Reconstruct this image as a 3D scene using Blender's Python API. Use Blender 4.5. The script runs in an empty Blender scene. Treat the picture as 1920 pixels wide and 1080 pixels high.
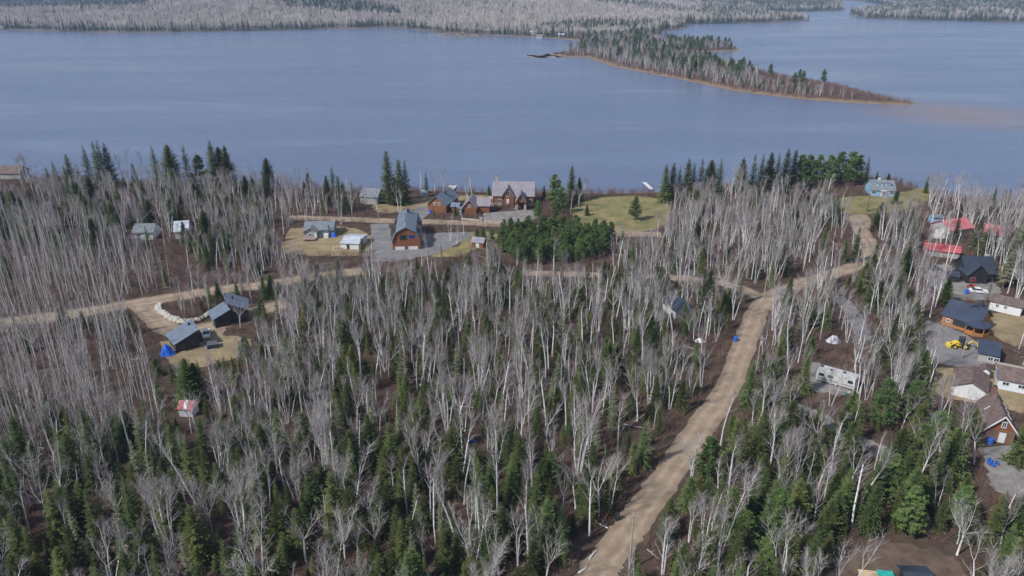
import bpy, math, random
import numpy as np
from mathutils import Vector, Matrix

R = math.radians
rng = random.Random(7)
scene = bpy.context.scene
col = scene.collection

# ------------------------------------------------------------------ camera, sky, sun, exposure
CAM_H, PITCH, FPX = 80.0, R(22.93), 1371.0
cam_d = bpy.data.cameras.new("camera"); cam = bpy.data.objects.new("camera", cam_d); col.objects.link(cam)
cam.location = (0, 0, CAM_H); cam.rotation_euler = (R(90) - PITCH, 0, 0)
cam_d.sensor_width = 36.0; cam_d.lens = 36.0 * FPX / 1920.0
cam_d.clip_start = 1.0; cam_d.clip_end = 40000
scene.camera = cam

SUN_EL, SUN_AZ = 44.0, -122.0        # azimuth seen from the camera: degrees right of straight ahead (+Y)
world = bpy.data.worlds.new("World"); scene.world = world; world.use_nodes = True
wn = world.node_tree; wn.nodes.clear()
w_out = wn.nodes.new("ShaderNodeOutputWorld"); w_bg = wn.nodes.new("ShaderNodeBackground")
sky = wn.nodes.new("ShaderNodeTexSky"); sky.sky_type = 'NISHITA'; sky.sun_disc = False
sky.sun_elevation = R(SUN_EL); sky.sun_rotation = R(SUN_AZ); sky.altitude = 300
sky.air_density = 1.0; sky.dust_density = 0.3; sky.ozone_density = 1.5
w_bg.inputs['Strength'].default_value = 0.08
# broken cloud, the same all over the sky
w_tc = wn.nodes.new('ShaderNodeTexCoord'); w_nz = wn.nodes.new('ShaderNodeTexNoise'); w_nz.inputs['Scale'].default_value = 3.2; w_nz.inputs['Detail'].default_value = 6; w_nz.inputs['Roughness'].default_value = 0.6
w_rp = wn.nodes.new('ShaderNodeMapRange'); w_rp.inputs['From Min'].default_value = 0.36; w_rp.inputs['From Max'].default_value = 0.66; w_rp.inputs['To Min'].default_value = 0.08; w_rp.inputs['To Max'].default_value = 0.55
w_mx = wn.nodes.new('ShaderNodeMix'); w_mx.data_type = 'RGBA'; w_mx.inputs[7].default_value = (5.0, 5.25, 5.7, 1)
wn.links.new(w_tc.outputs['Generated'], w_nz.inputs['Vector']); wn.links.new(w_nz.outputs['Fac'], w_rp.inputs['Value']); wn.links.new(w_rp.outputs[0], w_mx.inputs['Factor']); wn.links.new(sky.outputs[0], w_mx.inputs[6])
wn.links.new(w_mx.outputs[2], w_bg.inputs['Color']); wn.links.new(w_bg.outputs[0], w_out.inputs['Surface'])

sun_d = bpy.data.lights.new("sun", 'SUN'); sun_o = bpy.data.objects.new("sun", sun_d); col.objects.link(sun_o)
sun_d.energy = 3.2; sun_d.angle = R(3.5); sun_d.color = (1.0, 0.975, 0.945)
_sd = Vector((math.sin(R(SUN_AZ)) * math.cos(R(SUN_EL)), math.cos(R(SUN_AZ)) * math.cos(R(SUN_EL)), math.sin(R(SUN_EL))))
sun_o.rotation_euler = _sd.to_track_quat('Z', 'Y').to_euler(); sun_o.location = (-60, -40, 150)

scene.view_settings.view_transform = 'Standard'; scene.view_settings.look = 'None'
scene.view_settings.exposure = 0.50; scene.view_settings.gamma = 1.0
scene.view_settings.use_curve_mapping = False

# ------------------------------------------------------------------ pixel <-> ground helpers (photo is 1920 x 1080)
SP, CP = math.sin(PITCH), math.cos(PITCH)
def G(px, py, z=0.0):
    a = (px - 960) / FPX; b = (540 - py) / FPX
    dx, dy, dz = a, CP + b * SP, -SP + b * CP
    t = (z - CAM_H) / dz
    return Vector((dx * t, dy * t, z))
def P(v):
    x, y, z = v[0], v[1], v[2] - CAM_H
    zc = y * CP - z * SP; yc = y * SP + z * CP
    return 960 + FPX * x / zc, 540 - FPX * yc / zc, zc

# ------------------------------------------------------------------ materials
MATS = {}
def M(name, c1, c2=None, scale=1.0, rough=0.8, bump=0.0, vary=0.0, metal=0.0, spec=0.3, detail=4, c3=None, bscale=None):
    if name in MATS: return MATS[name]
    m = bpy.data.materials.new(name); m.use_nodes = True; nt = m.node_tree; b = nt.nodes['Principled BSDF']
    b.inputs['Roughness'].default_value = rough; b.inputs['Metallic'].default_value = metal
    b.inputs['Specular IOR Level'].default_value = spec
    tc = nt.nodes.new('ShaderNodeTexCoord'); out = None
    if c2 is not None:
        n = nt.nodes.new('ShaderNodeTexNoise'); n.inputs['Scale'].default_value = scale; n.inputs['Detail'].default_value = detail
        n.inputs['Roughness'].default_value = 0.65
        nt.links.new(tc.outputs['Object'], n.inputs['Vector'])
        r = nt.nodes.new('ShaderNodeValToRGB'); e = r.color_ramp.elements
        e[0].position = 0.34; e[1].position = 0.66; e[0].color = (*c1, 1); e[1].color = (*c2, 1)
        if c3 is not None:
            x = e.new(0.5); x.color = (*c3, 1)
        nt.links.new(n.outputs['Fac'], r.inputs['Fac']); out = r.outputs['Color']
    if vary:
        oi = nt.nodes.new('ShaderNodeObjectInfo'); hs = nt.nodes.new('ShaderNodeHueSaturation')
        mp = nt.nodes.new('ShaderNodeMapRange'); mp.inputs['To Min'].default_value = 1 - vary; mp.inputs['To Max'].default_value = 1 + vary
        nt.links.new(oi.outputs['Random'], mp.inputs['Value']); nt.links.new(mp.outputs[0], hs.inputs['Value'])
        m2 = nt.nodes.new('ShaderNodeMath'); m2.operation = 'MULTIPLY'; m2.inputs[1].default_value = 7.31
        m3 = nt.nodes.new('ShaderNodeMath'); m3.operation = 'FRACT'
        mh = nt.nodes.new('ShaderNodeMapRange'); mh.inputs['To Min'].default_value = 0.5 - vary * 0.06; mh.inputs['To Max'].default_value = 0.5 + vary * 0.06
        nt.links.new(oi.outputs['Random'], m2.inputs[0]); nt.links.new(m2.outputs[0], m3.inputs[0]); nt.links.new(m3.outputs[0], mh.inputs['Value'])
        nt.links.new(mh.outputs[0], hs.inputs['Hue'])
        if out: nt.links.new(out, hs.inputs['Color'])
        else: hs.inputs['Color'].default_value = (*c1, 1)
        out = hs.outputs['Color']
    if out: nt.links.new(out, b.inputs['Base Color'])
    else: b.inputs['Base Color'].default_value = (*c1, 1)
    if bump:
        n2 = nt.nodes.new('ShaderNodeTexNoise'); n2.inputs['Scale'].default_value = bscale or scale * 3; n2.inputs['Detail'].default_value = 5
        nt.links.new(tc.outputs['Object'], n2.inputs['Vector'])
        bp = nt.nodes.new('ShaderNodeBump'); bp.inputs['Strength'].default_value = min(1, bump); bp.inputs['Distance'].default_value = bump
        nt.links.new(n2.outputs['Fac'], bp.inputs['Height']); nt.links.new(bp.outputs[0], b.inputs['Normal'])
    MATS[name] = m
    return m

m_birch = M('birch_bark', (0.84, 0.83, 0.82), (0.46, 0.44, 0.43), 2.2, 0.8, vary=0.18)
m_limb = M('birch_limb', (0.56, 0.535, 0.525), (0.35, 0.315, 0.31), 1.5, 0.85, vary=0.22)
m_twig = M('twig', (0.34, 0.30, 0.295), (0.22, 0.18, 0.178), 0.6, 0.9, vary=0.3)
m_aspen = M('aspen_bark', (0.62, 0.60, 0.58), (0.42, 0.40, 0.38), 1.2, 0.85, vary=0.25)
m_atwig = M('aspen_twig', (0.36, 0.31, 0.29), (0.26, 0.21, 0.195), 0.6, 0.9, vary=0.3)
m_catkin = M('catkin', (0.42, 0.41, 0.34), (0.33, 0.32, 0.26), 1.0, 0.9, vary=0.15)
m_cbark = M('conifer_bark', (0.13, 0.10, 0.08), (0.20, 0.16, 0.13), 3, 0.95)
m_spruce = M('spruce_needles', (0.048, 0.074, 0.020), (0.115, 0.140, 0.040), 0.8, 0.75, vary=0.45)
m_olive = M('lichened_needles', (0.105, 0.125, 0.062), (0.21, 0.21, 0.135), 0.9, 0.85, vary=0.25)
m_pine = M('pine_needles', (0.085, 0.145, 0.040), (0.145, 0.205, 0.062), 0.7, 0.75, vary=0.25)
m_brush = M('brush_twigs', (0.15, 0.088, 0.070), (0.23, 0.15, 0.12), 0.7, 0.9, vary=0.3)

# ------------------------------------------------------------------ mesh builder
class MB:
    def __init__(s): s.v = []; s.f = []; s.mi = []
    def tube(s, pts, rad, n=5, mi=0, cap=False):
        base = len(s.v); k = len(pts)
        for i, p in enumerate(pts):
            d = (pts[min(i + 1, k - 1)] - pts[max(i - 1, 0)])
            if d.length < 1e-9: d = Vector((0, 0, 1))
            d.normalize()
            a = d.cross(Vector((0, 0, 1)) if abs(d.z) < 0.9 else Vector((1, 0, 0))).normalized(); b = d.cross(a)
            if rad[i] <= 1e-5 and i == k - 1:
                s.v.append(tuple(p))
            else:
                for j in range(n):
                    t = 2 * math.pi * j / n
                    s.v.append(tuple(p + (a * math.cos(t) + b * math.sin(t)) * rad[i]))
        for i in range(k - 1):
            r0 = base + i * n; r1 = base + (i + 1) * n
            tip = rad[i + 1] <= 1e-5 and i + 1 == k - 1
            for j in range(n):
                j2 = (j + 1) % n
                if tip: s.f.append((r0 + j, r0 + j2, r1))
                else: s.f.append((r0 + j, r0 + j2, r1 + j2, r1 + j))
                s.mi.append(mi)
        if cap:
            s.f.append(tuple(base + (k - 1) * n + j for j in range(n))); s.mi.append(mi)
            s.f.append(tuple(base + n - 1 - j for j in range(n))); s.mi.append(mi)
    def face(s, pts, mi=0):
        b = len(s.v); s.v.extend(tuple(p) for p in pts); s.f.append(tuple(range(b, b + len(pts)))); s.mi.append(mi)
    def box(s, c, size, mi=0, rz=0.0, M4=None):
        sx, sy, sz = size[0] / 2, size[1] / 2, size[2] / 2; b = len(s.v); cr, sr = math.cos(rz), math.sin(rz)
        for z in (-sz, sz):
            for x, y in ((-sx, -sy), (sx, -sy), (sx, sy), (-sx, sy)):
                p = Vector((x * cr - y * sr, x * sr + y * cr, z))
                if M4: p = M4 @ p
                s.v.append((c[0] + p.x, c[1] + p.y, c[2] + p.z))
        for q in ((3, 2, 1, 0), (4, 5, 6, 7), (0, 1, 5, 4), (1, 2, 6, 5), (2, 3, 7, 6), (3, 0, 4, 7)):
            s.f.append(tuple(b + i for i in q)); s.mi.append(mi)
    def extrude(s, prof, axis, a0, a1, mi=0):
        # prof: closed (u,z) polygon, counter-clockwise; extruded along 'x' or 'y'
        b = len(s.v); n = len(prof)
        for a in (a0, a1):
            for u, z in prof: s.v.append((a, u, z) if axis == 'x' else (u, a, z))
        for i in range(n):
            j = (i + 1) % n; s.f.append((b + i, b + j, b + n + j, b + n + i)); s.mi.append(mi)
        s.f.append(tuple(b + n - 1 - i for i in range(n))); s.mi.append(mi)
        s.f.append(tuple(b + n + i for i in range(n))); s.mi.append(mi)
    def mesh(s, name, mats, smooth=False):
        me = bpy.data.meshes.new(name); me.from_pydata(s.v, [], s.f)
        for m in mats: me.materials.append(m)
        if len(mats) > 1: me.polygons.foreach_set('material_index', s.mi)
        if smooth: me.polygons.foreach_set('use_smooth', [True] * len(s.f))
        me.update(); return me
    def obj(s, name, mats, parent=None, smooth=False, loc=None, rz=0):
        if not isinstance(mats, (list, tuple)): mats = [mats]
        return link(name, s.mesh(name, mats, smooth), parent, loc, rz)

def link(name, data, parent=None, loc=None, rz=0):
    o = bpy.data.objects.new(name, data); col.objects.link(o)
    if parent: o.parent = parent
    if loc is not None: o.location = loc
    if rz: o.rotation_euler = (0, 0, rz)
    return o
def tag(o, label, cat, group=None):
    o['label'] = label; o['category'] = cat
    if group: o['group'] = group
    return o
def thing(name, label, cat, loc, rz=0, group=None):
    return tag(link(name, None, None, loc, rz), label, cat, group)
def struct(o): o['kind'] = 'structure'; return o

# ------------------------------------------------------------------ land and water outlines
WZ = -1.5
def poly(pxs, z=WZ): return np.array([tuple(G(x, y, z))[:2] for x, y in pxs])
near_shore = poly([(-700, 318), (-300, 326), (0, 334), (300, 343), (560, 353), (700, 360), (790, 356), (870, 359), (1000, 360), (1060, 362), (1160, 362),
                   (1235, 360), (1330, 352), (1480, 338), (1600, 333), (1690, 343), (1740, 360), (1800, 371), (1920, 384), (2300, 412), (2900, 440)])
near_poly = np.vstack([near_shore, [(2500, 100), (2500, -600), (-2500, -600), (-2500, 300)]])
far_px = [(-900, 52), (-300, 55), (0, 56), (130, 60), (220, 62), (400, 60), (540, 57), (740, 52), (790, 58), (860, 64), (960, 68), (1060, 74), (1100, 78),
          (1085, 88), (1040, 103), (1060, 107), (1100, 107), (1150, 125), (1230, 140), (1290, 152), (1380, 171), (1500, 186), (1600, 193), (1700, 197), (1728, 195),
          (1690, 188), (1640, 178), (1600, 166), (1560, 158), (1500, 148), (1440, 136), (1380, 122), (1330, 112), (1270, 100), (1300, 97), (1384, 96), (1386, 90), (1330, 82),
          (1260, 77), (1220, 71), (1240, 60), (1290, 53), (1285, 46), (1380, 44), (1450, 43), (1525, 39), (1500, 35), (1445, 31), (1420, 25), (1500, 22), (1585, 20)]
far_l = poly(far_px)
far_poly = np.vstack([far_l, [(far_l[-1][0] + 600, far_l[-1][1] + 1500), (4000, 16000), (-14000, 16000), (-14000, 1200)]])
rt_l = poly([(1700, 14), (1600, 22), (1590, 27), (1620, 34), (1700, 38), (1920, 42), (2300, 48), (3000, 56)])
right_poly = np.vstack([rt_l, [(14000, 2500), (14000, 15000), (3800, 15000)]])

def sdist(poly, X, Y):
    d = np.full(X.shape, 1e18); inside = np.zeros(X.shape, bool); n = len(poly)
    for i in range(n):
        ax, ay = poly[i]; bx, by = poly[(i + 1) % n]; ex, ey = bx - ax, by - ay; L = ex * ex + ey * ey + 1e-12
        t = np.clip(((X - ax) * ex + (Y - ay) * ey) / L, 0, 1)
        d = np.minimum(d, (X - ax - t * ex) ** 2 + (Y - ay - t * ey) ** 2)
        c = ((ay > Y) != (by > Y)) & (X < (bx - ax) * (Y - ay) / (by - ay + 1e-12) + ax); inside ^= c
    return np.where(inside, 1, -1) * np.sqrt(d)
def height(X, Y):
    X = np.asarray(X, float); Y = np.asarray(Y, float)
    s1 = sdist(near_poly, X, Y); s2 = sdist(far_poly, X, Y); s3 = sdist(right_poly, X, Y)
    z1 = np.clip(WZ + s1 * 0.22, -5, 0)
    wob = 6 * np.sin(X / 170 + 1) * np.sin(Y / 210) + 3 * np.sin(X / 61) * np.cos(Y / 83)
    dist = np.hypot(X, Y)
    hill = 42 * np.exp(-(((X + 430) / 420) ** 2 + ((Y - 1850) / 330) ** 2)) + 16 * np.exp(-(((X - 120) / 520) ** 2 + ((Y - 2050) / 420) ** 2))
    ridge = np.clip((dist - 2350) / 2600, 0, 1) ** 1.2 * (165 + 60 * np.sin(X / 700 + 0.6) + 40 * np.sin(X / 310))
    far_h = hill + ridge + np.clip(wob * .6 + 3, 0, 12)
    def up(s): return np.clip(WZ + s * 0.10, -5, 1.2) + np.clip((s - 40) / 300, 0, 1) * far_h
    return np.maximum(np.maximum(z1, up(s2)), up(s3))

# ------------------------------------------------------------------ ground (one sheet, polar grid round the view point)
ang = np.concatenate([np.linspace(-180, -48, 34)[:-1], np.linspace(-48, 48, 420), np.linspace(48, 180, 34)[1:]])
ang = R(1) * ang
rad = np.concatenate([[1.0, 30, 60], np.geomspace(80, 1300, 200), np.geomspace(1310, 14500, 110)])
A_, R_ = np.meshgrid(ang, rad, indexing='ij'); GX = R_ * np.sin(A_); GY = R_ * np.cos(A_); GZ = height(GX, GY)
na, nr = A_.shape
vv = np.stack([GX, GY, GZ], -1).reshape(-1, 3)
ii = np.arange((na - 1) * (nr - 1)); ia, ir = ii // (nr - 1), ii % (nr - 1)
q = np.stack([ia * nr + ir, ia * nr + ir + 1, (ia + 1) * nr + ir + 1, (ia + 1) * nr + ir], -1)[:, ::-1]
me = bpy.data.meshes.new('ground'); me.from_pydata(vv.tolist(), [], q.tolist())
me.polygons.foreach_set('use_smooth', [True] * len(q))
# ground material: leaf litter, tan at the water's edge, forest floor far off
mg = bpy.data.materials.new('forest_floor'); mg.use_nodes = True; nt = mg.node_tree; bs = nt.nodes['Principled BSDF']
bs.inputs['Roughness'].default_value = 0.95; bs.inputs['Specular IOR Level'].default_value = 0.1
geo = nt.nodes.new('ShaderNodeNewGeometry')
def noise(nt, vec, sc, det=5):
    n = nt.nodes.new('ShaderNodeTexNoise'); n.inputs['Scale'].default_value = sc; n.inputs['Detail'].default_value = det; n.inputs['Roughness'].default_value = 0.7
    nt.links.new(vec, n.inputs['Vector']); return n.outputs['Fac']
def ramp(nt, fac, stops):
    r = nt.nodes.new('ShaderNodeValToRGB'); e = r.color_ramp.elements
    while len(e) < len(stops): e.new(0.5)
    for x, (p, c) in zip(e, stops): x.position = p; x.color = (*c, 1)
    nt.links.new(fac, r.inputs['Fac']); return r.outputs['Color']
def mix(nt, fac, a, b):
    m = nt.nodes.new('ShaderNodeMix'); m.data_type = 'RGBA'
    nt.links.new(fac, m.inputs['Factor']); nt.links.new(a, m.inputs[6]); nt.links.new(b, m.inputs[7]); return m.outputs[2]
c_l = ramp(nt, noise(nt, geo.outputs['Position'], 0.35), [(0.3, (0.040, 0.031, 0.025)), (0.5, (0.085, 0.058, 0.044)), (0.7, (0.145, 0.105, 0.077))])
c_s = ramp(nt, noise(nt, geo.outputs['Position'], 2.5), [(0.35, (0.055, 0.038, 0.030)), (0.65, (0.125, 0.088, 0.066))])
n_m = noise(nt, geo.outputs['Position'], 0.06, 3)
c_1 = mix(nt, n_m, c_l, c_s)
sep = nt.nodes.new('ShaderNodeSeparateXYZ'); nt.links.new(geo.outputs['Position'], sep.inputs[0])
mr = nt.nodes.new('ShaderNodeMapRange'); mr.inputs['From Min'].default_value = -0.9; mr.inputs['From Max'].default_value = -0.2; mr.inputs['To Min'].default_value = 1; mr.inputs['To Max'].default_value = 0
nt.links.new(sep.outputs['Z'], mr.inputs['Value'])
tan = ramp(nt, noise(nt, geo.outputs['Position'], 0.15), [(0.35, (0.17, 0.115, 0.072)), (0.65, (0.29, 0.215, 0.14))])
c_2 = mix(nt, mr.outputs[0], c_1, tan)
# far land: wooded ground, grey-brown hardwood patches and dark conifer patches
mf = nt.nodes.new('ShaderNodeMapRange'); mf.inputs['From Min'].default_value = 1100; mf.inputs['From Max'].default_value = 1300
nt.links.new(sep.outputs['Y'], mf.inputs['Value'])
c_f = ramp(nt, noise(nt, geo.outputs['Position'], 0.004, 8), [(0.38, (0.030, 0.045, 0.030)), (0.50, (0.13, 0.115, 0.10)), (0.66, (0.21, 0.18, 0.16))])
c_3 = mix(nt, mf.outputs[0], c_2, c_f)
nt.links.new(c_3, bs.inputs['Base Color'])
bpn = nt.nodes.new('ShaderNodeBump'); bpn.inputs['Strength'].default_value = 0.6; bpn.inputs['Distance'].default_value = 0.25
nt.links.new(noise(nt, geo.outputs['Position'], 1.6, 6), bpn.inputs['Height']); nt.links.new(bpn.outputs[0], bs.inputs['Normal'])
me.materials.append(mg)
struct(link('ground', me))

# ------------------------------------------------------------------ lake
mw = bpy.data.materials.new('lake_water'); mw.use_nodes = True; nt = mw.node_tree; bs = nt.nodes['Principled BSDF']
bs.inputs['Roughness'].default_value = 0.22; bs.inputs['IOR'].default_value = 1.33
geo = nt.nodes.new('ShaderNodeNewGeometry')
vm = nt.nodes.new('ShaderNodeVectorMath'); vm.operation = 'DISTANCE'; tip = G(1800, 214, WZ); vm.inputs[1].default_value = tip
nt.links.new(geo.outputs['Position'], vm.inputs[0])
mr = nt.nodes.new('ShaderNodeMapRange'); mr.inputs['From Min'].default_value = 20; mr.inputs['From Max'].default_value = 70; mr.inputs['To Min'].default_value = 0.8; mr.inputs['To Max'].default_value = 0
nt.links.new(vm.outputs['Value'], mr.inputs['Value'])
mx = nt.nodes.new('ShaderNodeMix'); mx.data_type = 'RGBA'; nt.links.new(mr.outputs[0], mx.inputs['Factor'])
mx.inputs[6].default_value = (0.116, 0.153, 0.252, 1); mx.inputs[7].default_value = (0.22, 0.15, 0.15, 1)
nt.links.new(mx.outputs[2], bs.inputs['Base Color'])
mp = nt.nodes.new('ShaderNodeMapping'); mp.inputs['Scale'].default_value = (0.45, 1.0, 1); mp.inputs['Rotation'].default_value = (0, 0, 0.35)
nt.links.new(geo.outputs['Position'], mp.inputs['Vector'])
n1 = noise(nt, mp.outputs[0], 0.45, 4); n2 = noise(nt, mp.outputs[0], 0.012, 3)
mp3 = nt.nodes.new('ShaderNodeMapping'); mp3.inputs['Scale'].default_value = (0.25, 1.0, 1); mp3.inputs['Rotation'].default_value = (0, 0, -0.12); nt.links.new(geo.outputs['Position'], mp3.inputs['Vector'])
n2 = noise(nt, mp3.outputs[0], 0.011, 4); lane = nt.nodes.new('ShaderNodeMapRange'); lane.inputs['From Min'].default_value = .38; lane.inputs['From Max'].default_value = .62; lane.inputs['To Min'].default_value = .18; lane.inputs['To Max'].default_value = .8; nt.links.new(n2, lane.inputs['Value'])
lr = nt.nodes.new('ShaderNodeMapRange'); lr.inputs['From Min'].default_value = .38; lr.inputs['From Max'].default_value = .62; lr.inputs['To Min'].default_value = .10; lr.inputs['To Max'].default_value = .28; nt.links.new(n2, lr.inputs['Value']); nt.links.new(lr.outputs[0], bs.inputs['Roughness'])
ml = nt.nodes.new('ShaderNodeMath'); ml.operation = 'MULTIPLY'; nt.links.new(n1, ml.inputs[0]); nt.links.new(lane.outputs[0], ml.inputs[1])
bpn = nt.nodes.new('ShaderNodeBump'); bpn.inputs['Strength'].default_value = 1.0; bpn.inputs['Distance'].default_value = 1.3
nt.links.new(ml.outputs[0], bpn.inputs['Height']); nt.links.new(bpn.outputs[0], bs.inputs['Normal'])
mb = MB(); mb.face([(-14000, 200, WZ), (14000, 200, WZ), (14000, 15000, WZ), (-14000, 15000, WZ)])
struct(mb.obj('lake', mw))

# ------------------------------------------------------------------ roads, drives, lawns (sheets laid on the flat land)
m_gravel = M('gravel', (0.225, 0.168, 0.118), (0.33, 0.255, 0.185), 0.35, 0.95, c3=(0.28, 0.212, 0.152), bump=0.03, bscale=8)
m_asph = M('worn_asphalt', (0.155, 0.15, 0.155), (0.23, 0.22, 0.22), 0.3, 0.9, bump=0.02, bscale=10)
m_grey = M('grey_gravel', (0.17, 0.155, 0.145), (0.28, 0.26, 0.245), 0.4, 0.95, bump=0.03, bscale=8)
m_lawn = M('spring_lawn', (0.115, 0.125, 0.045), (0.28, 0.215, 0.105), 0.16, 0.95, c3=(0.20, 0.175, 0.075), bump=0.05, bscale=6)
m_dry = M('dry_grass', (0.20, 0.15, 0.085), (0.33, 0.255, 0.15), 0.2, 0.95, c3=(0.26, 0.20, 0.115), bump=0.05, bscale=6)
m_mud = M('bare_earth', (0.085, 0.058, 0.043), (0.16, 0.115, 0.085), 0.4, 0.95, bump=0.05, bscale=5)
nt = m_gravel.node_tree; b_ = nt.nodes['Principled BSDF']; src = b_.inputs['Base Color'].links[0].from_socket
at_ = nt.nodes.new('ShaderNodeAttribute'); at_.attribute_name = 'trk'; hs_ = nt.nodes.new('ShaderNodeHueSaturation'); mm_ = nt.nodes.new('ShaderNodeMath'); mm_.operation = 'MULTIPLY_ADD'; mm_.inputs[1].default_value = .25; mm_.inputs[2].default_value = 1.0
nt.links.new(at_.outputs['Fac'], mm_.inputs[0]); nt.links.new(mm_.outputs[0], hs_.inputs['Value']); nt.links.new(src, hs_.inputs['Color']); nt.links.new(hs_.outputs[0], b_.inputs['Base Color'])
MASK = []          # (polygon, margin) where no forest tree stands
def smooth_line(pts, n=13):
    out = []
    for i in range(len(pts) - 1):
        p0, p1, p2, p3 = pts[max(i - 1, 0)], pts[i], pts[i + 1], pts[min(i + 2, len(pts) - 1)]
        for k in range(n):
            t = k / n
            out.append(0.5 * ((2 * p1) + (p2 - p0) * t + (2 * p0 - 5 * p1 + 4 * p2 - p3) * t * t + (3 * p1 - p0 - 3 * p2 + p3) * t ** 3))
    out.append(pts[-1]); return out
def road(name, pxs, width, mat, z, margin=1.5):
    c = smooth_line([Vector(G(x, y)[:2]) for x, y in pxs]); L, Rr = [], []
    r = random.Random(len(pxs))
    for i, p in enumerate(c):
        d = (c[min(i + 1, len(c) - 1)] - c[max(i - 1, 0)]).normalized(); nrm = Vector((-d.y, d.x))
        w = width / 2
        L.append(p + nrm * (w + r.uniform(-.35, .35))); Rr.append(p - nrm * (w + r.uniform(-.35, .35)))
    FR = [0, .1, .2, .29, .38, .5, .62, .71, .8, .9, 1]; TK = [-.6, -.3, .1, 1, .3, -.1, .3, 1, .1, -.3, -.6]
    vs = [(*(Rr[i].lerp(L[i], f)), z) for i in range(len(c)) for f in FR]; nf = len(FR)
    fs = [(i * nf + k, (i + 1) * nf + k, (i + 1) * nf + k + 1, i * nf + k + 1) for i in range(len(c) - 1) for k in range(nf - 1)]
    me = bpy.data.meshes.new(name); me.from_pydata(vs, [], fs); me.materials.append(mat)
    at = me.attributes.new('trk', 'FLOAT', 'POINT'); at.data.foreach_set('value', TK * len(c))
    MASK.append((np.array([tuple(p) for p in L] + [tuple(p) for p in Rr[::-1]]), margin))
    return struct(link(name, me))
def patch(name, pxs, mat, z, margin=0.5, mask=True):
    pts = [Vector(G(x, y)[:2]) for x, y in pxs]; r_ = random.Random(int(pxs[0][0])); pts = [p + Vector((r_.gauss(0, .28), r_.gauss(0, .28))) for p in smooth_line(pts + [pts[0]], 9)[:-1]]
    if sum(pts[i].x * pts[(i + 1) % len(pts)].y - pts[(i + 1) % len(pts)].x * pts[i].y for i in range(len(pts))) < 0: pts.reverse()
    mb = MB(); mb.face([(p.x, p.y, z) for p in pts])
    if mask: MASK.append((np.array([tuple(p) for p in pts]), margin))
    return struct(mb.obj(name, mat))

road('road', [(985, 1250), (1115, 1080), (1147, 1038), (1203, 960), (1284, 846), (1368, 719), (1406, 618), (1438, 562), (1500, 532), (1570, 512), (1625, 488), (1632, 462), (1612, 430), (1600, 405)], 5.4, m_gravel, 0.06)
road('road', [(1440, 566), (1380, 538), (1300, 524), (1200, 518), (1080, 515), (980, 512)], 4.4, m_gravel, 0.052, .3)
road('road', [(-250, 640), (0, 606), (130, 590), (260, 568), (400, 546), (500, 534), (590, 520), (680, 508)], 6.5, m_gravel, 0.06)
road('road', [(540, 408), (640, 411), (720, 414), (840, 417), (960, 423), (1060, 434), (1150, 438), (1240, 440)], 5.5, m_gravel, 0.048)
road('driveway', [(262, 566), (290, 595), (330, 622), (400, 612), (470, 588), (540, 566)], 6.0, m_gravel, 0.054)
patch('driveway', [(290, 590), (330, 612), (400, 606), (420, 622), (390, 648), (335, 640), (300, 620)], m_gravel, 0.050)
road('driveway', [(712, 420), (716, 455), (722, 490)], 6.5, m_asph, 0.07)
patch('driveway', [(722, 462), (790, 440), (860, 436), (885, 440), (862, 455), (830, 470), (790, 482), (722, 490)], m_asph, 0.064)
road('driveway', [(775, 410), (790, 398), (800, 388)], 7, m_asph, 0.07)
patch('terrace', [(905, 400), (990, 394), (1010, 405), (985, 418), (915, 416)], m_grey, 0.066)
patch('lawn', [(1090, 372), (1200, 368), (1255, 385), (1240, 425), (1150, 436), (1085, 420), (1070, 395)], m_lawn, 0.03)
patch('lawn', [(770, 372), (900, 366), (925, 372), (880, 385), (790, 392), (720, 400), (700, 385)], m_dry, 0.034)
patch('lawn', [(860, 436), (925, 436), (930, 462), (870, 466)], m_lawn, 0.036)
patch('lawn', [(820, 466), (880, 462), (870, 478), (812, 482)], m_lawn, 0.038)
patch('lawn', [(545, 428), (640, 425), (690, 440), (690, 475), (600, 480), (530, 470)], m_dry, 0.032)
patch('lawn', [(1560, 372), (1680, 362), (1735, 352), (1745, 372), (1690, 395), (1600, 402), (1560, 392)], m_lawn, 0.03)
patch('turning_place', [(1585, 404), (1622, 402), (1634, 418), (1622, 436), (1600, 424)], m_gravel, 0.044)
patch('yard', [(300, 640), (420, 630), (470, 640), (440, 672), (330, 690)], m_dry, 0.03)
road('driveway', [(1570, 556), (1600, 590), (1622, 640)], 4.0, m_asph, 0.05)
patch('driveway', [(1505, 692), (1530, 680), (1600, 716), (1605, 738), (1560, 740), (1505, 724)], m_grey, 0.05)
road('driveway', [(1400, 738), (1450, 748), (1520, 775), (1620, 830), (1720, 865)], 3.6, m_grey, 0.046)
patch('yard', [(1735, 600), (1800, 622), (1850, 660), (1826, 690), (1740, 670)], m_asph, 0.05)
patch('lawn', [(1830, 585), (1920, 592), (1990, 620), (1990, 660), (1880, 640)], m_dry, 0.034)
patch('lawn', [(1750, 690), (1860, 695), (2000, 740), (2000, 800), (1900, 770), (1760, 740)], m_dry, 0.03)
patch('yard', [(1740, 495), (1790, 500), (1870, 535), (1860, 560), (1790, 560), (1740, 530)], m_grey, 0.04)
patch('driveway', [(1835, 835), (2010, 850), (2010, 950), (1870, 920), (1850, 880)], m_grey, 0.04)
patch('yard', [(1590, 1030), (1700, 1020), (1800, 1060), (1800, 1130), (1580, 1130)], m_mud, 0.03)

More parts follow.
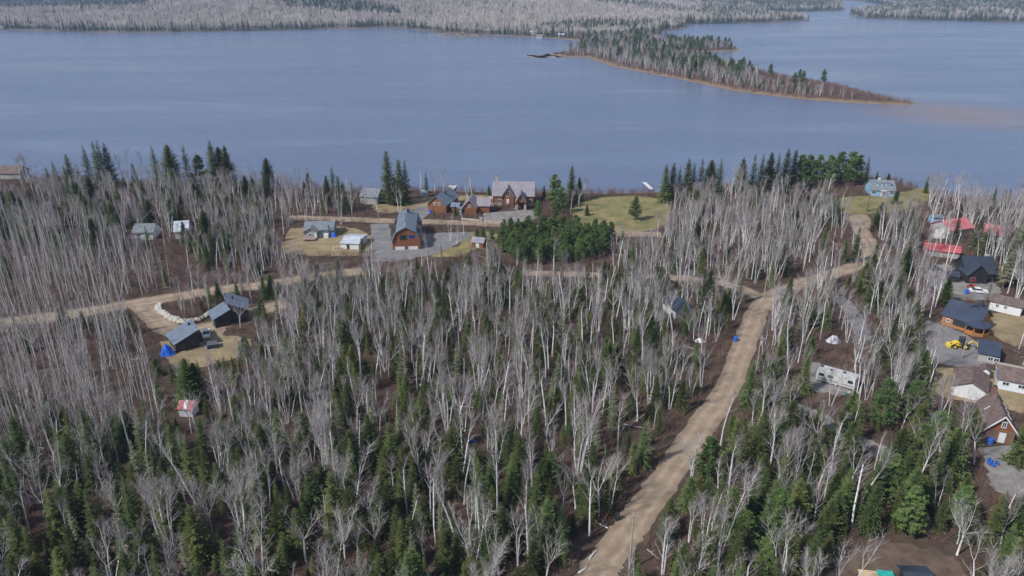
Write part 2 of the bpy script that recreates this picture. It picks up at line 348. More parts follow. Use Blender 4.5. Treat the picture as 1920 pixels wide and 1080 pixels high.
# ------------------------------------------------------------------ buildings
m_glass = M('window_glass', (0.03, 0.04, 0.05), rough=0.08, spec=0.6)
m_white = M('white_paint', (0.72, 0.72, 0.72), (0.62, 0.63, 0.64), 0.7, 0.6)
m_brownw = M('brown_wood', (0.19, 0.075, 0.035), (0.27, 0.11, 0.05), 1.5, 0.7)
m_orange = M('orange_wood', (0.36, 0.15, 0.05), (0.44, 0.20, 0.075), 1.5, 0.6)
m_dark = M('dark_siding', (0.035, 0.035, 0.038), (0.055, 0.052, 0.052), 1.0, 0.6)
m_black = M('black_siding', (0.022, 0.022, 0.025), (0.035, 0.033, 0.033), 1.0, 0.6)
m_bluesid = M('blue_siding', (0.22, 0.42, 0.60), (0.27, 0.47, 0.64), 0.8, 0.6)
m_bgrey = M('blue_grey_siding', (0.22, 0.29, 0.34), (0.27, 0.33, 0.37), 0.8, 0.7)
m_grysid = M('grey_siding', (0.33, 0.32, 0.31), (0.40, 0.39, 0.38), 0.8, 0.7)
m_stone = M('field_stone', (0.34, 0.30, 0.25), (0.52, 0.48, 0.42), 2.5, 0.9, bump=0.1)
m_rbarn = M('blue_grey_metal_roof', (0.135, 0.17, 0.225), (0.205, 0.24, 0.295), 0.5, 0.45)
m_rlog = M('mauve_grey_metal_roof', (0.235, 0.21, 0.24), (0.32, 0.29, 0.32), 0.5, 0.45)
m_rnavy = M('navy_metal_roof', (0.038, 0.052, 0.085), (0.055, 0.07, 0.105), 0.3, 0.4)
m_rblack = M('black_metal_roof', (0.035, 0.047, 0.068), (0.05, 0.06, 0.08), 0.3, 0.4)
m_rbrown = M('brown_shingles', (0.105, 0.072, 0.066), (0.20, 0.145, 0.132), 1.1, 0.9)
m_rgrey = M('grey_shingles', (0.125, 0.145, 0.17), (0.23, 0.25, 0.27), 1.1, 0.9)
m_rwhite = M('pale_metal_roof', (0.58, 0.61, 0.66), (0.40, 0.43, 0.50), 0.5, 0.5)
m_rred = M('red_metal_roof', (0.42, 0.07, 0.08), (0.50, 0.13, 0.135), 0.4, 0.5)
m_rpink = M('weathered_red_roof', (0.42, 0.11, 0.13), (0.52, 0.19, 0.20), 0.4, 0.6)
m_brick = M('brown_brick', (0.16, 0.09, 0.065), (0.22, 0.13, 0.095), 3, 0.85)
m_blue = M('blue_plastic', (0.015, 0.10, 0.55), (0.03, 0.17, 0.68), 1.0, 0.4)
m_green = M('green_paint', (0.05, 0.22, 0.17), (0.07, 0.27, 0.21), 1, 0.6)
m_steel = M('dark_metal', (0.05, 0.05, 0.05), rough=0.5)
m_rubber = M('rubber', (0.02, 0.02, 0.02), rough=0.9)
m_pole = M('weathered_pole', (0.30, 0.26, 0.22), (0.40, 0.36, 0.32), 2, 0.9)
m_plank = M('grey_planks', (0.38, 0.36, 0.33), (0.50, 0.48, 0.45), 1.5, 0.85)
m_concrete = M('concrete', (0.50, 0.48, 0.45), (0.60, 0.58, 0.55), 1.5, 0.9)

PROT = []          # pixel boxes of buildings and clearings that must stay in view
def window(root, face, W, D, s, z, w, h, frame=m_white):
    g = MB(); p = MB(); b = 0.12
    def bx(mbx, cu, cz, su, sz, proud):
        if face in 'fb':
            y = (-D / 2 - proud / 2) if face == 'f' else (D / 2 + proud / 2); mbx.box((cu, y, cz), (su, proud, sz))
        else:
            x = (-W / 2 - proud / 2) if face == 'l' else (W / 2 + proud / 2); mbx.box((x, cu, cz), (proud, su, sz))
    for du, dz, su, sz in ((0, h / 2, w + b, b), (0, -h / 2, w + b, b), (-w / 2, 0, b, h - b), (w / 2, 0, b, h - b), (0, 0, b * .6, h - b)):
        bx(g, s + du, z + dz, su, sz, 0.09)
    o = g.obj('window', frame, root); bx(p, s, z, w - b, h - b, 0.03); p.obj('pane', m_glass, o)
def door(root, face, W, D, s, w=1.0, h=2.1, mat=m_white, z0=0.1):
    g = MB()
    if face in 'fb': g.box((s, (-D / 2 - 0.04) if face == 'f' else D / 2 + 0.04, z0 + h / 2), (w, 0.08, h))
    else: g.box(((-W / 2 - 0.04) if face == 'l' else W / 2 + 0.04, s, z0 + h / 2), (0.08, w, h))
    g.obj('door', mat, root)
def roof_mesh(prof, axis, a0, a1, th=0.16, over=0.45, ribs=0.0):
    # prof: open polyline (u,z) of the roof's upper line; slab of thickness th with ribs across
    (u0, z0), (u1, z1) = prof[0], prof[1]; k = over / math.hypot(u1 - u0, z1 - z0)
    pr = [(u0 - (u1 - u0) * k, z0 - (z1 - z0) * k)] + list(prof[1:-1])
    (u0, z0), (u1, z1) = prof[-1], prof[-2]; k = over / math.hypot(u1 - u0, z1 - z0)
    pr.append((u0 - (u1 - u0) * k, z0 - (z1 - z0) * k))
    mb = MB(); low = [(u, z + 0.03) for u, z in pr]; hi = [(u, z + 0.03 + th) for u, z in pr]
    for i in range(len(pr) - 1):
        mb.extrude([low[i], low[i + 1], hi[i + 1], hi[i]], axis, a0 - over, a1 + over)
    if ribs:
        n = int((a1 - a0 + 2 * over) / ribs)
        for kx in range(n + 1):
            a = a0 - over + 0.03 + kx * (a1 - a0 + 2 * over - 0.06) / n
            for i in range(len(pr) - 1):
                mb.extrude([hi[i], hi[i + 1], (hi[i + 1][0], hi[i + 1][1] + 0.06), (hi[i][0], hi[i][1] + 0.06)], axis, a - 0.025, a + 0.025)
    return mb
def block(root, W, D, prof, axis, wall, roof, cx=0, cy=0, z0=0, over=0.45, ribs=0.0, wname='wall', rname='roof'):
    # a volume under a roof profile; axis is the direction of the ridge
    o = {}
    closed = [(prof[0][0], z0)] + [(prof[-1][0], z0)] + list(reversed(prof)) if True else None
    mb = MB()
    a0, a1 = (-W / 2, W / 2) if axis == 'x' else (-D / 2, D / 2)
    sh = (cy if axis == 'x' else cx); al = (cx if axis == 'x' else cy)
    pr = [(u + sh, z) for u, z in prof]; cl = [(u + sh, z) for u, z in closed]
    mb.extrude(cl, axis, a0 + al, a1 + al)
    w = mb.obj(wname, wall, root)
    r = roof_mesh(pr, axis, a0 + al, a1 + al, over=over, ribs=ribs).obj(rname, roof, root)
    return w, r
def site(name, label, A, B, D, cat='house', group=None, z=0.0):
    a, b = G(*A, z), G(*B, z); u = (b - a); W = u.length; u.normalize(); v = Vector((-u.y, u.x, 0))
    c = (a + b) / 2 + v * D / 2; rz = math.atan2(u.y, u.x)
    t = thing(name, label, cat, c, rz, group)
    fp = [a - u - v, b + u - v, b + u + v * (D + 1), a - u + v * (D + 1)]
    MASK.append((np.array([(p.x, p.y) for p in fp]), 1.0))
    return t, W
def gable(h, e, half): return [(-half, e), (0, h), (half, e)]
def chimney(root, x, y, z0, z1, mat, s=0.8):
    g = MB(); g.box((x, y, (z0 + z1) / 2), (s, s, z1 - z0)); c = g.obj('chimney', mat, root)
    g = MB(); g.box((x, y, z1 + 0.12), (s * .6, s * .6, 0.24)); g.obj('flue', m_steel, c)

# -- barn with gambrel roof
t, W = site('barn', 'long gambrel-roofed brown barn with blue-grey metal roof beside the asphalt yard', (736.6, 469), (788.6, 467.4), 20, 'barn')
hw = W / 2
block(t, W, 20, [(-hw, 3.0), (-hw * .72, 5.8), (0, 7.5), (hw * .72, 5.8), (hw, 3.0)], 'y', m_brownw, m_rbarn, ribs=0.6)
window(t, 'f', W, 20, -0.9, 4.2, 1.9, 1.5, m_dark); window(t, 'f', W, 20, 1.7, 4.4, 1.7, 0.9, m_blue)
for sx in (-1, 1):
    g = MB(); g.box((sx * 2.1, -10.06, 0.55), (3.0, 0.12, 1.1)); g.obj('skirting', m_white, t)
chimney(t, 0.2, 6.5, 7.0, 8.4, m_steel, 0.9)
for k in range(4):
    g = MB(); g.box((-0.35, -4 + k * 2.6, 7.62), (0.35, 0.35, 0.5)); g.obj('roof_vent', m_steel, t)
for sx in (-1, 1):
    for k in range(2):
        g = MB(); g.box((sx * 3.75, -4 + k * 8, 4.75), (1.0, 3.2, 1.5)); g.obj('dormer', m_dark, t)
PROT.append((735, 395, 792, 470, .95))
# -- garage with steep roof
t, W = site('garage', 'brown wooden garage with steep slate-blue roof near the white dock', (803, 397.5), (836, 400.5), 13, 'garage')
block(t, W, 13, gable(6.3, 3.1, W / 2), 'y', m_brownw, m_rbarn, ribs=0.6)
window(t, 'f', W, 13, -0.8, 3.5, 0.8, 1.0); window(t, 'f', W, 13, 1.0, 3.5, 0.8, 1.0); chimney(t, 1.0, 0, 4.5, 6.6, m_steel, 0.7)
g = MB(); g.box((W / 2 + .05, -6.3, 1.6), (.12, .12, 3.2)); g.obj('downpipe', m_white, t)
PROT.append((800, 352, 847, 401, .97))
# -- second garage, L-shaped
t, W = site('garage', 'brown L-shaped garage with mauve-grey roof between steep garage and log house', (868, 402.4), (893, 403), 9, 'garage')
block(t, W, 9, gable(5.4, 2.8, W / 2), 'y', m_brownw, m_rlog, ribs=0.6)
block(t, 4.5, 5.5, gable(4.9, 2.8, 2.75), 'x', m_brownw, m_rlog, cx=W / 2 + 2.3, cy=1.0, ribs=0.6, wname='wing_wall', rname='wing_roof')
window(t, 'f', W, 9, 0, 3.2, 0.9, 1.0); chimney(t, -1.6, 2, 3.6, 5.9, m_stone, 0.6)
PROT.append((866, 360, 912, 404, .9))
# -- log house
t, W = site('log_house', 'large brown log house with mauve metal roof and two front gables by the lake', (924.5, 385), (1000, 386), 10, 'house')
block(t, W, 10, gable(8.0, 3.9, 5.0), 'x', m_brownw, m_rlog, ribs=0.5)
block(t, 4.6, 5.2, gable(7.3, 3.9, 2.3), 'y', m_brownw, m_rlog, cx=-2.0, cy=-3.4, ribs=0.5, over=0.6, wname='gable_wall', rname='gable_roof')
g = MB(); g.box((0, -5.15, 0.45), (W + .2, 0.3, 0.9)); g.obj('stone_base', m_stone, t)
for sx, zz, w_, h_ in ((-5.2, 1.9, 1.3, 1.2), (0.9, 1.9, 1.2, 1.2), (6.3, 1.9, 1.3, 1.2)):
    window(t, 'f', W, 10.02, sx, zz, w_, h_)
window(t, 'f', W, 12.0, -2.0, 4.9, 1.5, 1.9); door(t, 'f', W, 12.0, -2.0, 1.0, 2.0, m_white, 0.9)
pw, pr_ = block(t, 3.6, 5.0, gable(6.2, 3.2, 1.9), 'y', m_brownw, m_rlog, cx=3.1, cy=-8.0, z0=2.9, ribs=0.5, over=0.6, wname='porch_gable', rname='porch_roof')
for sx in (-1, 1):
    g = MB(); g.box((3.1 + sx * 1.6, -10.2, 0.9), (0.8, 0.8, 1.8)); b_ = g.obj('porch_pillar', m_stone, t)
    g = MB(); g.box((3.1 + sx * 1.6, -10.2, 2.4), (0.3, 0.3, 1.2)); g.obj('post', m_brownw, b_)
g = MB(); g.box((3.1, -7.4, 1.5), (2.6, 0.3, 2.8)); g.obj('front_door', M('door_red_brown', (0.16, 0.05, 0.03), rough=.6), t)
chimney(t, -6.6, 2.2, 5.5, 9.6, m_stone, 1.0)
g = MB(); g.box((-W / 2 - 1.0, -4, 1.4), (1.8, 2.5, 2.8)); g.obj('stone_stair_tower', m_stone, t)
PROT.append((922, 332, 1006, 397, .97))
def shed(label, A, B, D, e, h, wall, roof, axis='x', cat='shed', ribs=0, prot=.8, name='shed', doorface=None, over=.3):
    t, W = site(name, label, A, B, D, cat)
    half = D / 2 if axis == 'x' else W / 2
    block(t, W, D, gable(h, e, half), axis, wall, roof, ribs=ribs, over=over)
    x0, y0, _ = P(G(*A)); x1, y1, _ = P(G(*B)); PROT.append((min(x0, x1), min(y0, y1) - (h + D * .3) * 5, max(x0, x1), max(y0, y1), prot))
    if doorface: door(t, doorface, W, D, 0, min(1.1, W * .5), min(2, e * .8))
    return t, W
shed('small dark shed with slate roof right of the steep-roofed garage', (846, 398), (860, 399), 3.5, 2.2, 3.2, m_brownw, m_rbarn)
shed('green wooden outhouse beside the L-shaped garage', (859.5, 403), (866, 403.2), 1.6, 2.4, 2.8, m_green, m_rbarn, doorface='f')
shed('small red-brown shed with grey roof beside the pine plantation', (885, 464), (906, 466), 3.2, 1.9, 3.0, m_brownw, m_rlog, axis='x', doorface='f')
shed('tiny weathered hut with pale roof on the lakeside lawn', (791, 369), (800, 370), 2.0, 1.8, 2.4, m_plank, m_rwhite)
shed('pale cottage with dark roof behind bare birches left of the tall spruces', (676, 382), (708, 384), 8, 2.8, 5.2, m_grysid, m_rgrey, prot=.5, cat='house', name='cottage')
# -- blue-grey bungalow with deck
t, W = site('bungalow', 'blue-grey bungalow with front gable and wooden deck on dry lawn', (572, 444.5), (624.5, 443.5), 8, 'house')
block(t, W, 8, gable(4.1, 2.5, 4.0), 'x', m_bgrey, m_rgrey)
block(t, 4.4, 3.2, gable(3.7, 2.5, 2.2), 'y', m_grysid, m_rgrey, cx=-W / 2 + 2.3, cy=-4.4, wname='gable_wall', rname='gable_roof')
for sx in (0.9, 3.2): window(t, 'f', W, 8, sx, 1.6, 0.8, 1.0)
window(t, 'f', W, 12.02, -W / 2 + 2.2, 1.5, 1.1, 0.8); door(t, 'f', W, 12.02, -W / 2 + 4.0, 0.8, 2.0)
g = MB(); g.box((0, -4.08, .25), (W - 1, .16, .5)); g.obj('foundation', m_white, t)
g = MB(); g.box((-W / 2 + 2.2, -7.2, .5), (4.2, 2.4, .14))
for k in range(9): g.box((-W / 2 + .2 + k * .5, -8.35, 1.0), (.08, .08, .9))
g.box((-W / 2 + 2.2, -8.35, 1.45), (4.2, .1, .08)); g.obj('deck', M('deck_wood', (.30, .21, .19), (.38, .29, .26), 2, .8), t)
g = MB(); g.box((2.6, -4.9, .6), (1.5, 1.4, 1.2)); g.obj('entry_steps', m_white, t); chimney(t, 3.6, -4.2, 0.2, 4.0, m_steel, .3)
PROT.append((570, 415, 628, 446, .9))
t, W = shed('white low shed with pale metal roof beside the asphalt driveway', (640, 466.5), (673, 468), 9, 1.9, 2.7, m_white, m_rwhite, prot=.85, ribs=.8)
g = MB(); g.box((-.6, -4.52, .8), (.9, .06, 1.6)); g.obj('dark_opening_panel', m_dark, t)  # dark panel on the wall, standing in for the shade inside a doorway
# -- modern shed-roofed houses
def mono(label, A, B, D, lo, hi, wall, roof, name='house', flip=False, over=.5, cat='house'):
    t, W = site(name, label, A, B, D, cat); a, b = (hi, lo) if flip else (lo, hi)
    mb = MB(); mb.extrude([(-W / 2, 0), (W / 2, 0), (W / 2, b), (-W / 2, a)], 'y', -D / 2, D / 2); mb.obj('wall', wall, t)
    s = (b - a) / W; mb = MB(); o = over
    mb.extrude([(-W / 2 - o, a - s * o + .03), (W / 2 + o, b + s * o + .03), (W / 2 + o, b + s * o + .2), (-W / 2 - o, a - s * o + .2)], 'y', -D / 2 - o, D / 2 + o)
    n = int(D / .6)
    for k in range(n + 1):
        y = -D / 2 + k * D / n; mb.extrude([(-W / 2 - o, a - s * o + .2), (W / 2 + o, b + s * o + .2), (W / 2 + o, b + s * o + .25), (-W / 2 - o, a - s * o + .25)], 'y', y - .02, y + .02)
    mb.obj('roof', roof, t); return t, W
t, W = mono('dark modern house with single-slope slate roof beside blue tarp', (332, 661), (375, 649), 6.0, 2.3, 4.2, m_dark, m_rbarn, 'modern_house')
window(t, 'f', W, 6, -1.2, 1.2, 1.6, 1.3, m_dark); window(t, 'f', W, 6, 1.2, 1.4, 1.0, 1.6, m_dark); chimney(t, 2.0, 1.2, 3.9, 4.6, m_steel, .45)
g = MB(); g.box((W / 2 + .7, .2, 1.2), (1.3, 2.5, 2.4)); g.obj('annex', m_dark, t)
t, W = mono('low wing of dark modern house with slate roof above the gravel drive', (405, 616), (433, 609), 5.0, 2.6, 4.0, m_dark, m_rbarn, 'modern_house', over=.4)
window(t, 'f', W, 5, 0, 1.4, 1.4, 1.2, m_dark); window(t, 'l', W, 5, 0, 1.3, 1.2, 1.2, m_white)
t, W = mono('taller dark modern house with tilted slate roof behind the white car', (433, 607), (465, 603), 6.0, 3.6, 5.6, m_dark, m_rbarn, 'modern_house', flip=True, over=.6)
window(t, 'f', W, 6, 0, 1.6, 1.8, 1.4, m_dark); chimney(t, -1, .5, 5, 5.9, m_steel, .4)
PROT += [(300, 600, 380, 662, .96), (398, 570, 470, 618, .93), (378, 615, 412, 652, .97), (285, 572, 398, 612, .85)]
# -- houses in the left woods
t, W = site('house', 'white house with dark grey roof in the left woods beside dark conifers', (252, 450), (288, 449), 7, 'house')
block(t, W, 7, gable(4.4, 2.6, 3.5), 'x', m_white, m_rgrey); window(t, 'f', W, 7, -1.5, 1.5, 1, .9); window(t, 'f', W, 7, 1.6, 1.5, 1, .9); window(t, 'r', W, 7, 0, 1.5, 1, .9); door(t, 'f', W, 7, 0)
PROT.append((248, 422, 300, 455, .8))
t, W = site('house', 'pale house with light grey roof half hidden right of the dark-roofed white house', (330, 448), (354, 446), 8, 'house')
block(t, W, 8, gable(4.8, 2.6, 4), 'x', m_white, m_rwhite); window(t, 'f', W, 8, 0, 1.5, 1, .9); door(t, 'f', W, 8, 1.5)
PROT.append((328, 414, 356, 448, .8))
t, W = site('house', 'brown-roofed lakeside house at the far left edge', (2, 336), (38, 336), 7, 'house')
block(t, W, 7, gable(5.0, 2.6, 3.5), 'x', m_grysid, m_rbrown); window(t, 'f', W, 7, 0, 1.5, 1, .9)
PROT.append((0, 303, 45, 336, .9))
# -- right-hand houses
t, W = site('house', 'light blue lakeside house with white trim and dormer on green lawn', (1632, 367), (1676, 369), 9, 'house')
block(t, W, 9, gable(5.4, 2.5, 4.5), 'x', m_bluesid, m_rgrey)
g = MB(); g.box((.3, -1.9, 4.1), (5.2, 2.4, 1.5)); d_ = g.obj('dormer', m_bluesid, t)
g = MB(); g.box((.3, -1.9, 4.93), (5.6, 2.8, .12)); g.obj('dormer_roof', m_rgrey, d_)
for sx in (-1.3, .3, 1.9): window(t, 'f', W, 6.22, sx, 4.2, 1.0, .8)
for sx in (-3.3, 3.3): window(t, 'f', W, 9, sx, 1.4, 1.6, 1.0)
door(t, 'f', W, 9, 0, 1.2, 2.1); chimney(t, -.8, .5, 5, 6.3, m_white, .7)
g = MB(); g.box((0, -5.1, 2.45), (2.2, 1.4, .14))
for sx in (-1, 1): g.box((sx, -5.7, 1.2), (.14, .14, 2.4))
g.obj('porch', m_white, t)
PROT.append((1625, 335, 1682, 372, .97)); PROT.append((1680, 345, 1735, 372, .85)); PROT.append((1560, 372, 1640, 440, .75))
shed('small pale blue shed between birches above the red roofs', (1745, 419), (1765, 420), 3, 2.2, 2.9, m_bluesid, m_rgrey, prot=.5)
t, W = site('house', 'house with weathered red metal roof behind tall birches at right', (1779, 446), (1822, 440), 8, 'house')
block(t, W, 8, gable(4.8, 2.6, 4), 'x', m_grysid, m_rpink, ribs=.6); window(t, 'f', W, 8, 1, 1.5, 1, .9); window(t, 'f', W, 8, -2, 1.5, 1, .9)
t, W = site('house', 'red-roofed house end right of spruce above the black house', (1836, 452), (1876, 458), 8, 'house')
block(t, W, 8, gable(5, 2.8, 4), 'x', m_grysid, m_rpink, ribs=.6); window(t, 'f', W, 8, 1, 1.4, 1, .9); door(t, 'f', W, 8, -1)
t, W = site('shed', 'long shed with bright red metal roof below the white covered boat', (1734, 479), (1797, 486), 5.5, 'shed')
block(t, W, 5.5, gable(3.3, 2.1, 2.75), 'x', m_grysid, m_rred, ribs=.6); door(t, 'f', W, 5.5, -1, 2.2, 1.9, m_plank); PROT.append((1732, 442, 1800, 482, .65)); PROT.append((1738, 418, 1880, 444, .45))
t, W = site('house', 'black house with dark metal roof and front gable', (1808, 527), (1861, 529), 8, 'house')
block(t, W, 8, gable(6.2, 2.6, 4), 'x', m_black, m_rblack, ribs=.6)
block(t, 5.4, 5, gable(5.6, 2.6, 2.7), 'y', m_black, m_rblack, cx=-1.4, cy=-3.2, ribs=.6, over=.5, wname='gable_wall', rname='gable_roof')
window(t, 'f', W, 11.42, -2.6, 1.3, 1.4, 1.1, m_rred); chimney(t, 3.4, 1, 5, 6.8, m_plank, .9); window(t, 'f', W, 8, 2.8, 1.4, 1.2, 1.0, m_dark)
PROT.append((1803, 478, 1864, 535, .8))
shed('little black shed left of the black gabled house', (1777, 528), (1795, 530), 3, 1.8, 2.7, m_black, m_rblack)
t, W = site('house', 'navy-roofed house with orange wood walls beside yellow tractor', (1764, 607), (1828, 628), 8, 'house')
block(t, W, 8, gable(5.6, 2.7, 4), 'x', m_orange, m_rnavy, ribs=.55)
block(t, 3.2, 3, gable(6.2, 4.8, 1.5), 'y', m_dark, m_rnavy, cx=1.5, cy=1.0, z0=3.5, wname='dormer', rname='dormer_roof', over=.3); chimney(t, 2.2, 1, 5, 6.9, m_steel, .5)
window(t, 'f', W, 8, -W / 2 + 1.5, 1.5, .8, .8)
g = MB(); g.box((.8, -4.06, 1.5), (4.4, .1, 1.3)); g.obj('window_band', m_glass, t)
gz = thing('gazebo', 'octagonal navy-roofed gazebo with orange rails at the end of the navy house', 'gazebo', G(1836, 630) + Vector((0, 1.6, 0)), -.4)
g = MB(); n = 8; rr = 3.0
ring = [Vector((rr * math.cos(math.pi / 8 + k * math.pi / 4), rr * math.sin(math.pi / 8 + k * math.pi / 4), 2.5)) for k in range(8)]
for k in range(8): g.face([ring[k], ring[(k + 1) % 8], Vector((0, 0, 3.9))])
g.face([v - Vector((0, 0, .12)) for v in ring[::-1]])
for k in range(8): g.face([ring[k] - Vector((0, 0, .12)), ring[(k + 1) % 8] - Vector((0, 0, .12)), ring[(k + 1) % 8], ring[k]])
g.obj('roof', m_rnavy, gz)
for k in range(8):
    p = ring[k] * .9; g = MB(); g.box((p.x, p.y, 1.22), (.18, .18, 2.44)); g.obj('post', m_orange, gz)
g = MB()
for k in range(8):
    a, b = ring[k] * .9, ring[(k + 1) % 8] * .9; m_ = (a + b) / 2; g.box((m_.x, m_.y, .6), ((b - a).length - .2, .1, .9), rz=math.atan2((b - a).y, (b - a).x))
g.obj('railing', m_orange, gz)
PROT.append((1757, 562, 1868, 640, .8))
t, W = site('garage', 'grey garage with navy metal roof below the gazebo', (1832, 677), (1866, 684), 6.5, 'garage')
block(t, W, 6.5, gable(3.9, 2.3, 3.25), 'x', m_grysid, m_rnavy, ribs=.55); window(t, 'f', W, 6.5, .6, 1.2, 1.0, .9); window(t, 'f', W, 6.5, 1.75, 1.2, 1.0, .9)
PROT.append((1828, 630, 1870, 685, .7))
t, W = site('mobile_home', 'white mobile home with dark brown roof at the right edge', (1853, 580), (1912, 594), 5.5, 'house')
block(t, W, 5.5, gable(3.5, 2.6, 2.75), 'x', m_white, m_rbrown); window(t, 'f', W, 5.5, -1.8, 1.6, .7, .8); window(t, 'f', W, 5.5, 0, 1.6, .7, .8); door(t, 'f', W, 5.5, 3)
PROT.append((1850, 548, 1920, 595, .6))
t, W = site('garage', 'white garage with wide brown shingle roof left of the white shed', (1783, 740), (1845, 755), 8.0, 'garage')
block(t, W, 8, gable(3.9, 2.4, W / 2), 'y', m_white, m_rbrown, over=.4); PROT.append((1780, 692, 1848, 756, .8))
shed('tiny white shed with brown roof behind the white garage', (1834, 709), (1852, 713), 2.4, 2.0, 2.7, m_white, m_rbrown, axis='y', doorface='f')
t, W = site('bungalow', 'pale blue-white bungalow with brown roof at the right edge', (1868, 728), (1950, 745), 6.5, 'house')
block(t, W, 6.5, gable(3.9, 2.5, 3.25), 'x', M('pale_siding', (.62, .66, .72), (.68, .71, .76), .8, .6), m_rbrown)
for sx in (-2.5, .3, 3): window(t, 'f', W, 6.5, sx, 1.5, 1.2, .8)
g = MB(); g.box((-W / 2 - .1, 0, 2.0), (.12, 3, 1.6)); g.obj('end_panel', m_bluesid, t); PROT.append((1862, 692, 1920, 745, .95))
t, W = site('house', 'brown brick and timber house with white trimmed gable and blue bin', (1844, 824), (1897, 834), 9.5, 'house')
block(t, W, 9.5, gable(5.7, 2.9, W / 2), 'y', m_brownw, m_rbrown, over=.55)
g = MB(); g.box((0, -4.8, 1.3), (W + .04, .1, 2.6)); g.obj('brick_facing', m_brick, t)
window(t, 'f', W, 9.72, .2, 3.9, .7, 1.2); door(t, 'f', W, 9.72, .4, 1.1, 2.1)
for sx in (-1, 1):
    g = MB(); hw = W / 2; L = math.hypot(hw + .5, 2.8 * (hw + .5) / hw); a = math.atan2(2.8, hw)
    Mx = Matrix.Rotation(sx * a, 3, 'Y'); g.box((sx * (hw + .5) / 2, -5.34, 5.72 - 1.4 * (hw + .5) / hw + .1), (L, .1, .25), M4=Mx); g.obj('barge_board', m_white, t)
    for k in range(3):
        if sx == 1 or k == 1:
            g = MB(); g.box((sx * hw * .72, -1.5 + k * 2.2, 5.72 - 2.8 * .72 + .28), (hw * .6, .1, .1), M4=Matrix.Rotation(sx * a, 3, 'Y')); g.obj('snow_guard', m_white, t)
chimney(t, -.4, 4.4, 3, 6.9, m_brick, .9)
for k in range(2):
    g = MB(); g.box((.1, -1 + k * 3.2, 5.85), (.5, .5, .4)); g.obj('roof_vent', m_steel, t)
PROT.append((1838, 722, 1905, 838, .96)); PROT.append((1850, 855, 1920, 915, .7))
t, W = site('cabin', 'small white cabin with dark roof hidden among birches left of the road', (1266, 598), (1297, 592), 6, 'cabin')
block(t, W, 6, gable(4.6, 2.4, W / 2), 'y', m_white, m_rblack); window(t, 'f', W, 6, 0, 1.6, .9, .9); PROT.append((1262, 556, 1302, 590, .5))
t, W = site('shed', 'small red and white striped shelter among conifers at left', (337, 781), (362, 782), 2.6, 'shed')
block(t, W, 2.6, gable(2.8, 1.7, 1.3), 'x', m_white, m_rred, over=.2)
g = MB(); g.extrude([(-1.5, 1.74), (0, 3.06), (1.5, 1.74), (1.5, 1.8), (0, 3.13), (-1.5, 1.8)], 'x', -.35, .35); g.obj('white_stripe', m_white, t); PROT.append((335, 757, 366, 775, .85))
t, W = site('workshop', 'dark flat roof at the bottom edge near lumber', (1700, 1116), (1745, 1118), 3, 'shed')
block(t, W, 3, gable(2.6, 2.2, 1.5), 'x', m_dark, m_rblack); PROT.append((1620, 1035, 1760, 1080, .9))
t = thing('lumber_stack', 'stack of pale lumber with teal tarp at the bottom edge', 'lumber', G(1648, 1082), -.15)
for k in range(6):
    g = MB(); g.box((-1.5, -.6 + k * .24, .25 + .1 * (k % 2)), (2.6, .2, .14)); g.obj('board', M('fresh_lumber', (.55, .42, .27), (.64, .51, .35), 2, .8), t)
g = MB(); g.box((.9, 0, .35), (2.2, 1.7, .5)); g.obj('tarp', M('teal_tarp', (.03, .40, .34), (.05, .48, .40), 1.5, .5), t)

# -- small houses on the far shore
for k, (x, y, lab) in enumerate([(1000, 58, 'small pale far-shore house above the marsh'), (1012, 62, 'white far-shore cottage nearest the marsh'), (1052, 62, 'pale far-shore house with grey roof near the point'), (5, 46, 'white far-shore house at the left edge'), (236, 44, 'tan far-shore house in a clearing left of the hill')]):
    p = G(x, y + 6, 1.0); z = float(height(p.x, p.y)); t = thing('far_house', lab, 'house', (p.x, p.y, z - .3), rng.uniform(-.4, .4), 'houses on the far shore')
    block(t, 9, 7, gable(5.2, 3.0, 3.5), 'x', m_plank, m_rgrey if k % 2 else m_rwhite)

# ------------------------------------------------------------------ vehicles and small things
def wheel(root, x, y, r, w, mat=m_rubber, hub=m_white):
    g = MB(); g.tube([Vector((x, y - w / 2, r)), Vector((x, y + w / 2, r))], [r, r], 14, cap=True); o = g.obj('wheel', mat, root)
    g = MB(); g.tube([Vector((x, y - w / 2 - .01, r)), Vector((x, y + w / 2 + .01, r))], [r * .55, r * .55], 10, cap=True); g.obj('rim', hub, o)
def car(label, px, py, rz, paint, cat='car', suv=False):
    t = thing('parked_car', label, cat, G(px, py), rz); h = 1.75 if suv else 1.45
    prof = [(-2.2, .35), (2.2, .35), (2.25, .7), (2.1, .9), (1.0, .98), (-1.9, .98), (-2.25, .85)]
    g = MB(); g.extrude([(x, z) for x, z in prof], 'y', -.88, .88); g.obj('body', paint, t)
    cab = [(-1.95 if suv else -1.7, .98), (1.0, .98), (.35, h), (-1.5 if suv else -1.1, h)]
    g = MB(); g.extrude(cab, 'y', -.74, .74); c = g.obj('cabin', m_glass, t)
    g = MB(); g.extrude([(-1.55 if suv else -1.12, h), (.36, h), (.36, h + .05), (-1.55 if suv else -1.12, h + .05)], 'y', -.76, .76); g.obj('roof', paint, c)
    for x in (-1.35, 1.35):
        for y in (-.82, .82): wheel(t, x, y, .34, .22)
    for y in (-.6, .6):
        g = MB(); g.box((2.22, y, .75), (.08, .35, .16)); g.obj('headlight', m_white, t)
    return t
car('white sedan parked between the dark modern houses', 388, 630, R(-72), m_white)
car('pale grey car parked in front of the white house in the left woods', 258, 456, R(10), M('silver_paint', (.45, .47, .50), rough=.3, metal=.3), suv=True)
car('dark car parked under birches in the far left woods', 129, 428, R(20), M('dark_paint', (.03, .035, .05), rough=.3))
car('black pickup-like car on grey yard left of the black house', 1752, 508, R(-20), M('black_paint', (.02, .022, .03), rough=.3), suv=True)
